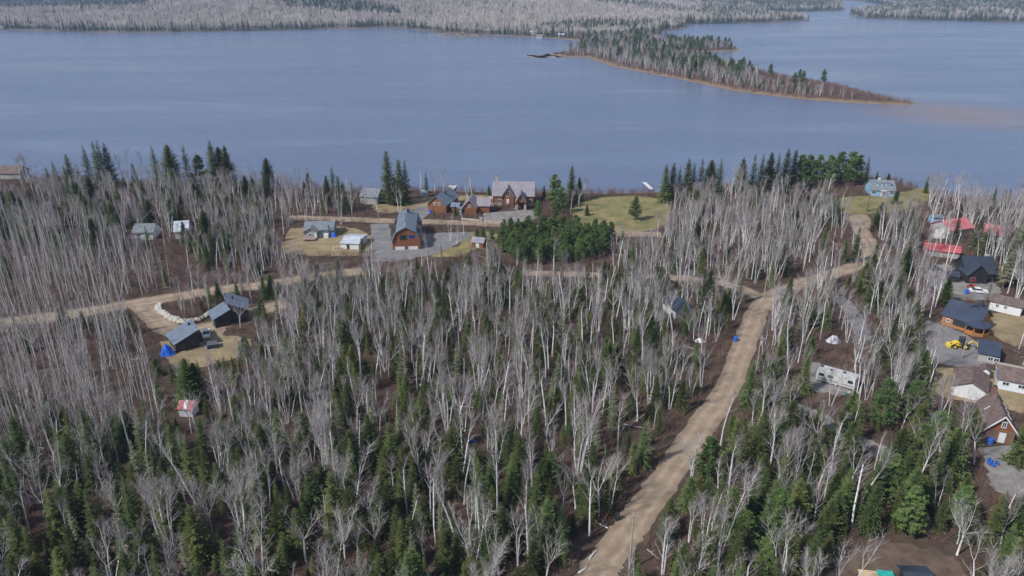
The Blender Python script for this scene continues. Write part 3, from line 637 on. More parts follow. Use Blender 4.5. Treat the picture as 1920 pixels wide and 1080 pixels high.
car('white car parked in front of the black gabled house', 1834, 549, R(-15), m_white)
PROT += [(1740, 490, 1770, 515, .85), (1818, 538, 1850, 556, .85), (118, 415, 140, 430, .7)]
# hot tub / dark box
t = thing('hot_tub', 'dark square covered hot tub on pale slab below the white sedan', 'hot tub', G(399, 651), .35)
g = MB(); g.box((0, .0, .5), (2.3, 2.0, 1.0)); g.obj('tub', m_dark, t); g = MB(); g.box((0, 0, 1.06), (2.4, 2.1, .12)); g.obj('cover', M('tub_cover', (.10, .10, .11), rough=.7), t)
patch('patio', [(378, 647), (388, 643), (410, 640), (420, 645), (398, 657), (380, 654)], m_grey, 0.074, mask=True)
# blue tarp
def tarp(name, label, px, py, rx, ry, h, mat, rz=0, cat='tarp'):
    mb = MB(); n = 14; r = random.Random(px)
    ringp = [[Vector((0, 0, h))]]; hs = [1, .86, .5, .12, 0]; rs = [0, .35, .68, .95, 1.05]
    for k in range(1, 5):
        ringp.append([Vector((rx * rs[k] * math.cos(a) * (1 + r.uniform(-.12, .12)), ry * rs[k] * math.sin(a) * (1 + r.uniform(-.12, .12)), max(0.02, h * hs[k] * (1 + r.uniform(-.15, .15))))) for a in [2 * math.pi * j / n for j in range(n)]])
    for j in range(n): mb.face([ringp[0][0], ringp[1][j], ringp[1][(j + 1) % n]])
    for k in range(1, 4):
        for j in range(n): mb.face([ringp[k][j], ringp[k + 1][j], ringp[k + 1][(j + 1) % n], ringp[k][(j + 1) % n]])
    return tag(mb.obj(name, mat, None, loc=G(px, py), rz=rz), label, cat)
tarp('tarp_covered_pile', 'bright blue tarp over a pile beside the dark modern house', 315, 664, 1.7, 1.4, 2.7, m_blue); PROT.append((300, 640, 330, 668, .97))
tarp('tarp_covered_pile', 'blue tarp bundle at the right end of the blue-grey bungalow', 627, 444, .9, .8, 1.7, m_blue)
tarp('tarp_covered_pile', 'small blue tarp on the forest floor in the middle of the woods', 887, 828, .5, .4, .5, m_blue); PROT.append((880, 815, 895, 830, .95))
tarp('tarp_covered_pile', 'pale grey tarp spread over a pile left of the tall birches', 1563, 640, 1.7, 1.4, 1.5, m_rwhite); PROT.append((1550, 622, 1582, 642, .8))
tarp('tarp_covered_boat', 'white shrink-wrapped boat beside the weathered red roof', 1761, 444, 3.4, 2.2, 2.8, m_white, cat='boat')
tarp('tarp_covered_pile', 'white tarp pile beside small spruce left of the road', 1312, 640, 1.3, .9, .9, m_white); PROT.append((1298, 628, 1328, 642, .8))
def barrel(label, px, py, mat, r=.32, h=.95, name='barrel', cat='barrel'):
    t = thing(name, label, cat, G(px, py)); g = MB()
    g.tube([Vector((0, 0, 0)), Vector((0, 0, h * .3)), Vector((0, 0, h * .5)), Vector((0, 0, h))], [r * .9, r, r, r * .95], 12, cap=True); g.obj('drum', mat, t)
    g = MB(); g.tube([Vector((0, 0, h + .004)), Vector((0, 0, h + .09))], [r * 1.08, r * .9], 12, cap=True); g.obj('lid', mat, t)
barrel('blue drum in front of the black house', 1811, 551, m_blue, .5, 1.2)
barrel('blue bin standing on the left edge of the gravel road', 1379, 640, m_blue, .45, 1.2, 'wheelie_bin', 'bin')
barrel('black bin standing by the gravel road near the bottom', 1157, 975, m_steel, .4, 1.2, 'wheelie_bin', 'bin')
barrel('blue bin beside the white door of the brick and timber house', 1856, 832, m_blue, .5, 1.1, 'wheelie_bin', 'bin')
barrel('blue bin against the steep-roofed brown garage', 808, 400, m_blue, .5, 1.2, 'wheelie_bin', 'bin')
barrel('dark bin beside the utility pole at the camper driveway', 1419, 700, m_steel, .4, 1.2, 'wheelie_bin', 'bin')
PROT += [(1150, 955, 1165, 978, .98), (1372, 622, 1388, 642, .95), (1806, 538, 1818, 552, .9)]
# blue garden chairs on the gravel yard
for k in range(3):
    t = thing('garden_chair', ('leftmost', 'middle', 'rightmost')[k] + ' of the blue plastic chairs on the grey gravel yard', 'chair', G(1855 + k * 7, 871 + (k % 2) * 4), .5 * k, 'blue plastic chairs')
    g = MB(); g.box((0, 0, .42), (.6, .6, .06)); g.obj('seat', m_blue, t); g = MB(); g.box((0, .3, .8), (.6, .07, .8)); g.obj('backrest', m_blue, t)
    for x in (-.25, .25):
        for y in (-.25, .25): g = MB(); g.box((x, y, .2), (.06, .06, .4)); g.obj('leg', m_blue, t)
PROT.append((1848, 855, 1876, 874, .95))
# camper trailer
a, b = G(1528, 714), G(1603, 735); u = (b - a); Lc = u.length; rz = math.atan2(u.y, u.x); u.normalize(); v = Vector((-u.y, u.x, 0))
t = thing('camper_trailer', 'long white camper trailer parked on grey gravel among trees', 'trailer', (a + b) / 2 + v * 1.3, rz); h2 = Lc / 2
g = MB(); g.extrude([(-h2, .7), (-h2 + .4, .45), (h2 - .4, .45), (h2, .8), (h2, 2.7), (h2 - .25, 3.0), (-h2 + .5, 3.0), (-h2, 2.3)], 'y', -1.25, 1.25); g.obj('body', M('weathered_white', (.60, .60, .60), (.42, .42, .42), 1.3, .6), t)
g = MB(); g.box((0, -1.27, 1.0), (Lc * .9, .04, .25)); g.obj('stripe', M('grey_stripe', (.25, .26, .28), rough=.5), t)
for x in (-3, -1.2, 2.8): g = MB(); g.box((x, -1.27, 1.9), (1.0, .05, .65)); g.obj('window', m_glass, t)
g = MB(); g.box((.8, -1.28, 1.6), (.75, .06, 1.9)); g.obj('door', m_plank, t)
for x, y in ((-3.4, .4), (-1.3, -.3), (1.2, .2), (3.0, -.2)): g = MB(); g.box((x, y, 3.1), (.6, .6, .22)); g.obj('roof_vent', m_steel if x < 2 else m_plank, t)
for x in (-.9, .1):
    for y in (-1.1, 1.1): wheel(t, x, y, .38, .24)
g = MB(); g.tube([Vector((-h2, -.5, .5)), Vector((-h2 - 1.3, 0, .5)), Vector((-h2, .5, .5))], [.06, .06, .06], 6); g.obj('drawbar', m_steel, t)
MASK.append((np.array([tuple((a - u * 1.5 - v * 2)[:2]), tuple((b + u - v * 2)[:2]), tuple((b + u + v * 4)[:2]), tuple((a - u * 1.5 + v * 4)[:2])]), .5)); PROT.append((1525, 672, 1608, 715, .7))
for k, (x, y) in enumerate([(1590, 742), (1597, 746)]):
    t = thing('camp_gear', ('green and white', 'dark')[k] + ' camping gear piled at the right end of the camper', 'gear', G(x, y), k); g = MB(); g.box((0, 0, .35), (.9, .7, .7)); g.obj('crate', m_green if k == 0 else m_dark, t); g = MB(); g.box((.1, 0, .8), (.6, .5, .2)); g.obj('bundle', m_white if k == 0 else m_plank, t)
# yellow tractor loader
t = thing('backhoe_loader', 'yellow backhoe loader with black cab on the asphalt yard', 'tractor', G(1800, 652), R(-14))
m_yel = M('yellow_paint', (.70, .50, .03), (.76, .57, .05), 1, .45)
g = MB(); g.extrude([(-1.9, .7), (1.2, .6), (1.2, 1.3), (-.6, 1.5), (-1.9, 1.35)], 'y', -.5, .5); g.obj('hood', m_yel, t)
g = MB(); g.extrude([(-.6, 1.1), (.9, 1.1), (.8, 2.6), (-.4, 2.6)], 'y', -.65, .65); c = g.obj('cab', m_glass, t); g = MB(); g.box((.2, 0, 2.66), (1.5, 1.5, .1)); g.obj('cab_roof', m_steel, c)
for x, r_ in ((-1.4, .5), (.7, .75)):
    for y in (-.8, .8): wheel(t, x, y, r_, .4, hub=m_yel)
g = MB(); g.extrude([(-3.0, .15), (-2.3, .15), (-2.3, .9), (-2.8, .8)], 'y', -1.0, 1.0); g.obj('bucket', m_yel, t)
for y in (-.6, .6): g = MB(); g.tube([Vector((-2.4, y, .6)), Vector((-1.2, y, 1.5)), Vector((-.2, y, 1.3))], [.09, .11, .09], 6); g.obj('loader_arm', m_yel, t)
g = MB(); g.tube([Vector((1.2, 0, 1.0)), Vector((2.2, 0, 2.0)), Vector((3.4, 0, 1.4)), Vector((3.6, 0, .5))], [.16, .16, .13, .1], 6); ba = g.obj('backhoe_arm', m_yel, t)
g = MB(); g.box((3.6, 0, .35), (.6, .6, .6)); g.obj('backhoe_bucket', m_steel, ba); PROT.append((1785, 635, 1822, 656, .97))
t = thing('garden_tractor', 'red garden tractor parked in front of the black house', 'tractor', G(1821, 540), .3)
m_red = M('red_paint', (.55, .05, .03), rough=.4)
g = MB(); g.extrude([(-.9, .35), (.9, .35), (.9, .9), (.1, .95), (-.1, .6), (-.9, .75)], 'y', -.4, .4); g.obj('body', m_red, t); g = MB(); g.box((-.5, 0, 1.0), (.5, .5, .4)); g.obj('seat', m_steel, t)
for x, r_ in ((-.6, .4), (.6, .3)):
    for y in (-.5, .5): wheel(t, x, y, r_, .22)
# docks
def dock(label, A, B, w):
    a, b = G(*A, WZ + .6), G(*B, WZ + .6); d = b - a; L = d.length; t = thing('dock', label, 'dock', (a + b) / 2, math.atan2(d.y, d.x))
    n = int(L / .5)
    for k in range(n):
        g = MB(); g.box((-L / 2 + (k + .5) * L / n, 0, 0), (L / n - .03, w, .1)); g.obj('plank', M('pale_planks', (.62, .60, .57), (.70, .68, .65), 2, .8), t)
    for k in range(4):
        for s in (-1, 1): g = MB(); g.tube([Vector((-L / 2 + .4 + k * (L - .8) / 3, s * w * .42, -2.5)), Vector((-L / 2 + .4 + k * (L - .8) / 3, s * w * .42, -.05))], [.09, .09], 6, cap=True); g.obj('pile', m_steel, t)
dock('white dock behind the steep-roofed garage', (839, 361), (850, 348), 3.2); dock('narrow white dock at the right lakeshore clearing', (1222, 355), (1208, 342), 1.6)
PROT += [(838, 345, 856, 362, .95), (1205, 338, 1226, 358, .9)]
# stone gate pillars with lanterns
for k, (x, y) in enumerate([(902, 417), (958, 421), (989, 420)]):
    t = thing('gate_pillar', ('left', 'middle', 'right')[k] + ' stone gate pillar with black lantern before the log house', 'pillar', G(x, y), 0, 'stone gate pillars')
    g = MB(); g.box((0, 0, .9), (.9, .9, 1.8)); g.obj('stone_post', m_stone, t); g = MB(); g.box((0, 0, 1.86), (1.1, 1.1, .12)); g.obj('cap', m_concrete, t)
    g = MB(); g.box((0, 0, 2.25), (.4, .4, .6)); ln = g.obj('lantern', m_steel, t); g = MB(); g.tube([Vector((0, 0, 2.56)), Vector((0, 0, 2.85))], [.34, 0], 4); g.obj('lantern_roof', m_steel, ln)
# low stone walls by the gate
for k, (A, B) in enumerate([((865, 412), (899, 415)), ((906, 417), (953, 419))]):
    a, b = G(*A), G(*B); d = b - a; t = thing('stone_wall', ('low fieldstone wall below the L-shaped garage', 'low fieldstone wall between the gate pillars')[k], 'wall', (a + b) / 2, math.atan2(d.y, d.x)); n = int(d.length / .8)
    for j in range(n):
        g = MB(); g.box((-d.length / 2 + (j + .5) * d.length / n, rng.uniform(-.05, .05), .35), (d.length / n - .05, .5 + rng.uniform(-.1, .1), .7 + rng.uniform(-.12, .12)), rz=rng.uniform(-.08, .08)); g.obj('stone', m_stone, t)
# boulder edging round the birch island by the modern houses
bl = smooth_line([Vector(G(x, y)[:2]) for x, y in [(296, 575), (299, 585), (312, 595), (327, 602), (342, 606), (362, 604), (380, 598), (392, 590)]], 8)
t = thing('boulder_wall', 'curved edging of pale boulders round the birch island', 'wall', (bl[0].x, bl[0].y, 0))
bm_ = []
for k in range(4):
    mb = MB(); r = random.Random(k); n = 8
    rows = [[Vector((math.cos(2 * math.pi * j / n) * rr_ * r.uniform(.85, 1.15), math.sin(2 * math.pi * j / n) * rr_ * r.uniform(.8, 1.1), z_ * r.uniform(.9, 1.1))) for j in range(n)] for rr_, z_ in ((.5, 0), (.62, .3), (.42, .62))]
    for q_ in range(2):
        for j in range(n): mb.face([rows[q_][j], rows[q_][(j + 1) % n], rows[q_ + 1][(j + 1) % n], rows[q_ + 1][j]])
    mb.face(rows[2]); bm_.append(mb.mesh('boulder', [M('pale_boulder', (.46, .42, .36), (.60, .57, .51), 1.5, .9)], False))
for i in range(len(bl)):
    for row in range(2):
        o = link('boulder', bm_[rng.randrange(4)], t, (bl[i].x - bl[0].x + rng.uniform(-.3, .3), bl[i].y - bl[0].y + row * .9 + rng.uniform(-.3, .3), 0), rng.uniform(0, 6)); s = rng.uniform(.7, 1.15); o.scale = (s, s, s)
# firewood
t = thing('firewood_pile', 'heap of pale split logs between the bungalow and white shed', 'firewood', G(632, 466))
m_log = M('split_logs', (.50, .36, .24), (.62, .49, .36), 3, .85)
for k in range(60):
    a = rng.uniform(0, 6.28); rr_ = rng.uniform(0, 2.1); z_ = max(0.1, .9 - rr_ * .4) * rng.random() + .1; d = Vector((math.cos(rng.uniform(0, 6)), math.sin(rng.uniform(0, 6)), rng.uniform(-.2, .2))) * .3
    p = Vector((rr_ * math.cos(a), rr_ * math.sin(a), z_)); g = MB(); g.tube([p - d, p + d], [.12, .12], 5, cap=True); g.obj('log', m_log, t)
PROT.append((615, 450, 642, 470, .85))
# utility poles
def pole(label, px, py, h=9.0, lamp=False, trans=False, arm=True):
    t = thing('utility_pole', label, 'pole', G(px, py)); g = MB(); g.tube([Vector((0, 0, 0)), Vector((0, 0, h))], [.15, .10], 8, cap=True); g.obj('post', m_pole, t)
    if arm: g = MB(); g.box((0, -.14, h - .6), (1.8, .1, .12)); g.obj('cross_arm', m_pole, t)
    if lamp: g = MB(); g.tube([Vector((0, -.1, h - 1)), Vector((0, -1.1, h - .6))], [.04, .04], 6); a_ = g.obj('lamp_arm', m_plank, t); g = MB(); g.box((0, -1.3, h - .6), (.35, .6, .2)); g.obj('lamp_head', m_white, a_)
    if trans: g = MB(); g.tube([Vector((.32, 0, h - 2.2)), Vector((.32, 0, h - 1.3))], [.24, .24], 10, cap=True); g.obj('transformer', m_plank, t)
pole('pole with white lamp by the lakeside road above the bungalow', 602, 413, 8, lamp=True, arm=False); pole('lamp pole at the left edge of the asphalt driveway', 711, 432, 9, lamp=True, arm=False)
pole('utility pole with transformer at the camper driveway by the road', 1417, 702, 9.5, trans=True); pole('orange-brown utility pole right of the camper trailer', 1627, 735, 8.5, arm=False)
pole('pale pole beside the yellow loader', 1803, 672, 5.5, arm=False); pole('weathered pole beside the road bend', 1605, 500, 8, trans=True); pole('pole standing at the right edge of the road near the bottom', 1180, 1068, 10.5)
pole('utility pole at the left side of the gravel road near the cabin', 1432, 560, 9); pole('utility pole right of the road midway along it', 1298, 905, 10)
# grey board fence
a, b = G(1866, 690), G(1935, 704); d = b - a; t = thing('board_fence', 'grey board fence behind the small white shed', 'fence', (a + b) / 2, math.atan2(d.y, d.x)); n = int(d.length / .5)
for k in range(n): g = MB(); g.box((-d.length / 2 + (k + .5) * d.length / n, 0, .8 + rng.uniform(-.02, .02)), (d.length / n - .04, .05, 1.6)); g.obj('board', m_plank, t)
# fallen birch logs beside the road
for k, (A, B) in enumerate([((1050, 1062), (1080, 1050)), ((1112, 978), (1140, 990)), ((1105, 1048), (1118, 1032)), ((1085, 1074), (1100, 1065))]):
    a, b = G(*A, .14), G(*B, .14); g = MB(); m_ = (a + b) / 2
    g.tube([a - m_, Vector((0, 0, .05)), b - m_], [.16, .14, .09], 7, cap=True); o_ = Vector((0, 0, .05)); g.tube([o_, o_ + Vector((.6, .5, .4))], [.05, .02], 5)
    tag(g.obj('fallen_log', m_birch, None, loc=m_), ('longest white fallen birch log at the bottom edge left of the road', 'forked white birch log lying near the black bin', 'short birch log lying against the road edge below the black bin', 'lowest short birch log beside the road at bottom edge')[k], 'log')
PROT += [(1045, 1030, 1145, 1080, .7), (1108, 960, 1150, 995, .85)]
# the road itself stays in view
for (x, y, w) in [(1146, 1040, 34), (1203, 960, 32), (1245, 900, 30), (1286, 843, 28), (1328, 780, 26), (1364, 725, 24), (1386, 675, 22), (1402, 630, 20), (1424, 590, 18)]:
    PROT.append((x - w * .7, y - 20, x + w * .6, y + 20, .62))
PROT += [(945, 432, 1140, 482, .8), (240, 560, 330, 600, .5), (330, 538, 500, 556, .35), (470, 565, 530, 590, .7), (580, 405, 740, 418, .5), (800, 410, 960, 430, .7), (700, 425, 740, 490, .75), (790, 440, 870, 485, .6), (1085, 370, 1240, 430, .75), (770, 370, 930, 398, .85), (1590, 405, 1650, 470, .55), (1500, 675, 1530, 735, .5), (545, 425, 690, 480, .55), (905, 398, 1000, 425, .8), (1570, 560, 1620, 630, .6), (1740, 600, 1830, 685, .4)]

# ------------------------------------------------------------------ tree prototypes
def rot_about(v, axis, a): return Matrix.Rotation(a, 3, axis) @ v
def branch_dir(d, ang, az):
    p = d.cross(Vector((0, 0, 1)) if abs(d.z) < .95 else Vector((1, 0, 0))).normalized()
    return rot_about(rot_about(d, p, ang), d, az).normalized()
def path(p, d, L, n, wob, r, up=0.0):
    out = [p.copy()]; d = d.copy()
    for i in range(n):
        d = (d + Vector((r.gauss(0, wob), r.gauss(0, wob), r.gauss(0, wob) * .5 + up))).normalized(); p = p + d * (L / n); out.append(p.copy())
    return out
def twigs(mb, pts, L, n, r, mi, rad=.011, lo=.25):
    for k in range(n):
        t = r.uniform(lo, 1) * (len(pts) - 1); i = min(int(t), len(pts) - 2); q = pts[i].lerp(pts[i + 1], t - i); d = (pts[i + 1] - pts[i]).normalized()
        dd = branch_dir(d, r.uniform(.4, .9), r.uniform(0, 6.28)); dd.z += .25; dd.normalize(); l = L * r.uniform(.5, 1.1)
        mb.tube([q, q + dd * l], [rad, 0], 3, mi)
        for s in range(1):
            q2 = q + dd * l * r.uniform(.3, .8); d3 = branch_dir(dd, r.uniform(.4, .8), r.uniform(0, 6.28)); mb.tube([q2, q2 + d3 * l * .55], [rad * .7, 0], 3, mi)
def birch(seed, style, H=14.0):
    r = random.Random(seed); tr, cr = MB(), MB()
    stems = {'twin': 2, 'triple': 3, 'clump': 4}.get(style, 1)
    for s in range(stems):
        lean = {'leaning': .22, 'single': .03, 'slender': .04, 'forked': .05, 'broad': .04}.get(style, .13) * r.uniform(.7, 1.3)
        az = r.uniform(0, 6.28) if stems == 1 else 6.28 * s / stems + r.uniform(-.4, .4)
        d = Vector((math.cos(az) * lean, math.sin(az) * lean, 1)).normalized(); h = H * r.uniform(.82, 1.0); p0 = Vector((math.cos(az), math.sin(az), 0)) * (.25 if stems > 1 else 0)
        fork = {'slender': .8, 'forked': .42, 'broad': .40}.get(style, .58) * r.uniform(.9, 1.1)
        main = path(p0 + Vector((0, 0, -.3)), d, h * fork, 6, .035, r, .02); r0 = (.175 if stems == 1 else .14) * (1.15 if style == 'broad' else 1)
        tr.tube(main, [r0 * (1.2 if i == 0 else 1) * (1 - .42 * i / 6) for i in range(7)], 7, 0)
        nl = {'slender': 1, 'forked': 3, 'broad': 5}.get(style, 2) + (r.random() < .4)
        leaders = []
        for k in range(nl):
            spread = {'broad': r.uniform(.3, .75), 'forked': r.uniform(.2, .5)}.get(style, r.uniform(.08, .32)); dd = branch_dir((main[-1] - main[-2]).normalized(), spread, 6.28 * k / nl + r.uniform(-.5, .5))
            L = h * (1 - fork) * r.uniform(.85, 1.1); pt = path(main[-1], dd, L, 6, .09, r, .07); rl = r0 * .47 * (.8 if nl > 3 else .95)
            cr.tube(pt, [rl * (1 - i / 6.6) for i in range(7)], 5, 0); leaders.append(pt)
        for k in range(5 if style != 'slender' else 9):          # limbs from the upper stem
            t = r.uniform(.55, .98) * 6; i = min(int(t), 5); q = main[i].lerp(main[i + 1], t - i); dd = branch_dir((main[i + 1] - main[i]).normalized(), r.uniform(.5, 1.0), r.uniform(0, 6.28))
            pt = path(q, dd, h * r.uniform(.10, .22), 4, .10, r, .12); cr.tube(pt, [.034, .028, .021, .015, .006], 4, 0); twigs(cr, pt, 1.1, 5, r, 1)
        for pt in leaders:
            L = (pt[-1] - pt[0]).length
            for k in range(12 if nl < 4 else 9):
                t = r.uniform(.15, .97) * 6; i = min(int(t), 5); q = pt[i].lerp(pt[i + 1], t - i); dd = branch_dir((pt[i + 1] - pt[i]).normalized(), r.uniform(.35, .85), r.uniform(0, 6.28))
                b = path(q, dd, L * r.uniform(.22, .48) * (1.1 - t / 12), 4, .12, r, .09); cr.tube(b, [.028, .023, .017, .011, .005], 4, 0); twigs(cr, b, 1.1, 6, r, 1)
            twigs(cr, pt, 1.0, 9, r, 1, lo=.4)
    return tr, cr
def aspen(seed, H=15.0):
    r = random.Random(seed); tr, cr = MB(), MB(); lean = r.uniform(0, .04); az = r.uniform(0, 6.28)
    main = path(Vector((0, 0, -.3)), Vector((math.cos(az) * lean, math.sin(az) * lean, 1)).normalized(), H, 9, .022, r, .03)
    tr.tube(main, [.13 * (1 - i / 9.8) for i in range(10)], 6, 0)
    for k in range(22):
        t = (.36 + .62 * (k + r.random()) / 22) * 9; i = min(int(t), 8); q = main[i].lerp(main[i + 1], t - i); dd = branch_dir((main[i + 1] - main[i]).normalized(), r.uniform(.45, .85), r.uniform(0, 6.28))
        b = path(q, dd, H * r.uniform(.07, .17) * (1.25 - t / 10), 3, .08, r, .16); cr.tube(b, [.028, .022, .014, .006], 3, 0); twigs(cr, b, .9, 4, r, 1, rad=.010)
    return tr, cr
def poplar(seed, H=13.0):
    tr, cr = birch(seed, 'broad', H); r = random.Random(seed + 5); tips = [Vector(v) for v in cr.v[::5]]
    for p in tips:
        if p.z < H * .4 or r.random() < .25: continue
        for k in range(2):
            q = p + Vector((r.gauss(0, .3), r.gauss(0, .3), r.gauss(0, .3))); a = Vector((r.gauss(0, .07), r.gauss(0, .07), -.05)); b = Vector((r.gauss(0, .07), r.gauss(0, .07), .06)); cr.face([q, q + a, q + b], 2)
    return tr, cr
def conifer(seed, H, Rr, droop=.35, dens=1.0, base=.05, gap=0.0):
    r = random.Random(seed); tr, cr = MB(), MB()
    tr.tube([Vector((0, 0, -.3)), Vector((0, 0, H * .5)), Vector((0, 0, H * .97))], [.012 * H + .03, .008 * H + .02, .01], 6, 0)
    z = H * base; lev = 0; bulge = r.uniform(.8, 1.1)
    while z < H * .985:
        f = z / H; rad_ = Rr * (1 - f) ** (.80 * bulge) * r.uniform(.82, 1.1) + .08
        nb = max(4, int((5 + 6 * (1 - f)) * dens))
        for k in range(nb):
            if r.random() < gap: continue
            a = 6.283 * (k + r.random() * .8) / nb + lev * .7; L = rad_ * r.uniform(.7, 1.18); o = Vector((math.cos(a), math.sin(a), 0)); s = Vector((-o.y, o.x, 0))
            el = .35 * f - droop * (1 - f) + r.uniform(-.12, .12); n = 4; prev = None
            for i in range(n):
                t0, t1 = i / n, (i + 1) / n
                c0 = Vector((0, 0, z)) + o * L * t0 + Vector((0, 0, L * (el * t0 + .16 * t0 * t0))); c1 = Vector((0, 0, z)) + o * L * t1 + Vector((0, 0, L * (el * t1 + .16 * t1 * t1)))
                w = L * .30 * (1 - t0) ** .7 * r.uniform(.8, 1.2) + .05; dz = -w * r.uniform(.15, .5)
                m0 = c0.lerp(c1, .25)
                for sg in (-1, 1):
                    tipv = c1 + s * sg * w + o * L * .06 + Vector((0, 0, dz)); cr.face([c0, c1, tipv] if sg < 0 else [c1, c0, tipv], 0)
                    if i < 3:
                        tip2 = m0 + s * sg * w * .8 + o * L * .15 + Vector((0, 0, dz - .10)); cr.face([m0, c1, tip2], 0)
        z += H * (.030 + .012 * r.random()) * (1.15 - .5 * f) / max(.75, dens); lev += 1
    cr.tube([Vector((0, 0, H * .95)), Vector((0, 0, H * 1.01))], [.06, 0], 4, 0)
    return tr, cr
def pine(seed, H, Rr, base=.15, tuft=1.0):
    r = random.Random(seed); tr, cr = MB(), MB(); tr.tube([Vector((0, 0, -.3)), Vector((r.gauss(0, .1), r.gauss(0, .1), H * .5)), Vector((0, 0, H * .95))], [.018 * H, .012 * H, .03], 6, 0)
    z = H * base
    while z < H:
        f = (z / H - base) / (1 - base); prof = max(.1, (1 - f) ** .6 * (.6 + .4 * min(1, f * 5)))
        nb = int(5 + 4 * prof)
        for k in range(nb):
            a = r.uniform(0, 6.283); L = Rr * prof * r.uniform(.55, 1.15) + .1; o = Vector((math.cos(a), math.sin(a), r.uniform(.05, .4))); e = Vector((0, 0, z)) + o * L
            tr.tube([Vector((0, 0, z)), e], [.05, .015], 3, 0)
            for q_ in range(4):
                c = Vector((0, 0, z)).lerp(e, .45 + .2 * q_) + Vector((r.gauss(0, .12), r.gauss(0, .12), r.gauss(0, .08))) * Rr * .5
                for j in range(17):
                    d = Vector((r.gauss(0, 1), r.gauss(0, 1), r.gauss(.5, .7))).normalized(); l = r.uniform(.35, .6) * tuft; w = d.cross(Vector((r.gauss(0, 1), r.gauss(0, 1), r.gauss(0, 1)))).normalized() * .075 * tuft
                    cr.face([c - w, c + w, c + d * l], 0)
        z += H * .058 * r.uniform(.7, 1.3)
    return tr, cr
def shrub(seed):
    r = random.Random(seed); mb = MB()
    for k in range(9):
        a = r.uniform(0, 6.28); d = Vector((math.cos(a) * .5, math.sin(a) * .5, 1)).normalized(); p = path(Vector((r.gauss(0, .3), r.gauss(0, .3), 0)), d, r.uniform(1.2, 2.4), 3, .15, r, .05)
        mb.tube(p, [.022, .018, .012, .005], 3, 0); twigs(mb, p, .6, 6, r, 0, rad=.011)
    return mb
def fcl(seed, conif):
    # far wood clump: a dozen small trees on 24 m of ground
    r = random.Random(seed); mb = MB()
    for k in range(12):
        x, y = r.uniform(-13, 13), r.uniform(-13, 13); h = r.uniform(9, 15)
        if r.random() < conif:
            h *= r.uniform(.8, 1.1); z = 1.0; w0 = h * .17
            while z < h:
                w = w0 * (1 - z / h) + .25
                for j in range(6):
                    a = 1.047 * j + r.random(); a2 = a + .8; mb.face([(x, y, z + h * .16), (x + w * math.cos(a), y + w * math.sin(a), z - .3), (x + w * math.cos(a2), y + w * math.sin(a2), z - .3)], 0)
                z += h * .11
        else:
            mb.tube([Vector((x, y, 0)), Vector((x + r.gauss(0, .4), y, h * .8))], [.22, .1], 3, 1)
            for j in range(46):
                d = Vector((r.gauss(0, 1), r.gauss(0, 1), r.gauss(0, 1))).normalized() * r.random() ** .4; c = Vector((x + d.x * 2.6, y + d.y * 2.6, h * .66 + d.z * h * .34)); e = Vector((r.gauss(0, .5), r.gauss(0, .5), r.uniform(.5, 1.6)))
                w = Vector((r.gauss(0, 1), r.gauss(0, 1), 0)).normalized() * .22; mb.face([c - w, c + w, c + e], 2)
    return mb

PROTO = {}
def reg(kind, look, pair, mats_t, mats_c, H):
    tr, cr = pair; nm = kind
    mt = tr.mesh(nm + '_trunk', mats_t); mc = cr.mesh(nm + '_crown', mats_c)
    jb = MB(); jb.v = tr.v + cr.v; jb.f = tr.f + [tuple(i + len(tr.v) for i in f) for f in cr.f]; jb.mi = [0] * len(tr.f) + [m + 1 for m in cr.mi]
    PROTO.setdefault(kind, []).append(dict(look=look, trunk=mt, crown=mc, joined=jb.mesh(nm, mats_t[:1] + mats_c), H=H))
styles = ['single', 'slender', 'forked', 'twin', 'triple', 'leaning', 'broad', 'clump', 'single', 'forked', 'twin', 'slender']
looks = {'single': 'upright', 'slender': 'slender', 'forked': 'forked', 'twin': 'twin-stemmed', 'triple': 'three-stemmed', 'leaning': 'leaning', 'broad': 'broad-crowned', 'clump': 'many-stemmed'}
for k, s in enumerate(styles): reg('birch', looks[s], birch(100 + k, s), [m_birch], [m_limb, m_twig], 14)
for k in range(6): reg('aspen', ('straight', 'slender', 'thin-topped', 'slightly bent', 'spindly', 'twiggy')[k], aspen(200 + k), [m_aspen], [m_aspen, m_atwig], 15)
for k in range(3): reg('poplar', ('pale fuzzy', 'wide pale', 'cream-tinted')[k], poplar(300 + k), [m_aspen], [m_aspen, m_atwig, m_catkin], 13)
for k, (h, w, dr, dn, bs_, lk) in enumerate([(11, 2.5, .35, 1.0, .04, 'dense'), (12, 2.3, .45, .9, .06, 'narrow'), (9, 2.5, .25, 1.1, .03, 'bushy'), (14, 2.5, .5, .9, .10, 'tall'), (10, 2.1, .35, 1.0, .04, 'slim pointed'), (8, 2.4, .2, 1.1, .03, 'short wide')]):
    reg('spruce', lk, conifer(400 + k, h, w, dr, dn, bs_), [m_cbark], [m_spruce], h)
for k in range(3): reg('olive', ('ragged', 'thin', 'shaggy')[k], conifer(450 + k, 13, 1.7, .4, .8, .14, .25), [m_cbark], [m_olive], 13)
for k in range(3): reg('pine', ('rounded', 'broad', 'layered')[k], pine(500 + k, 9, 2.5), [m_cbark], [m_pine], 9)

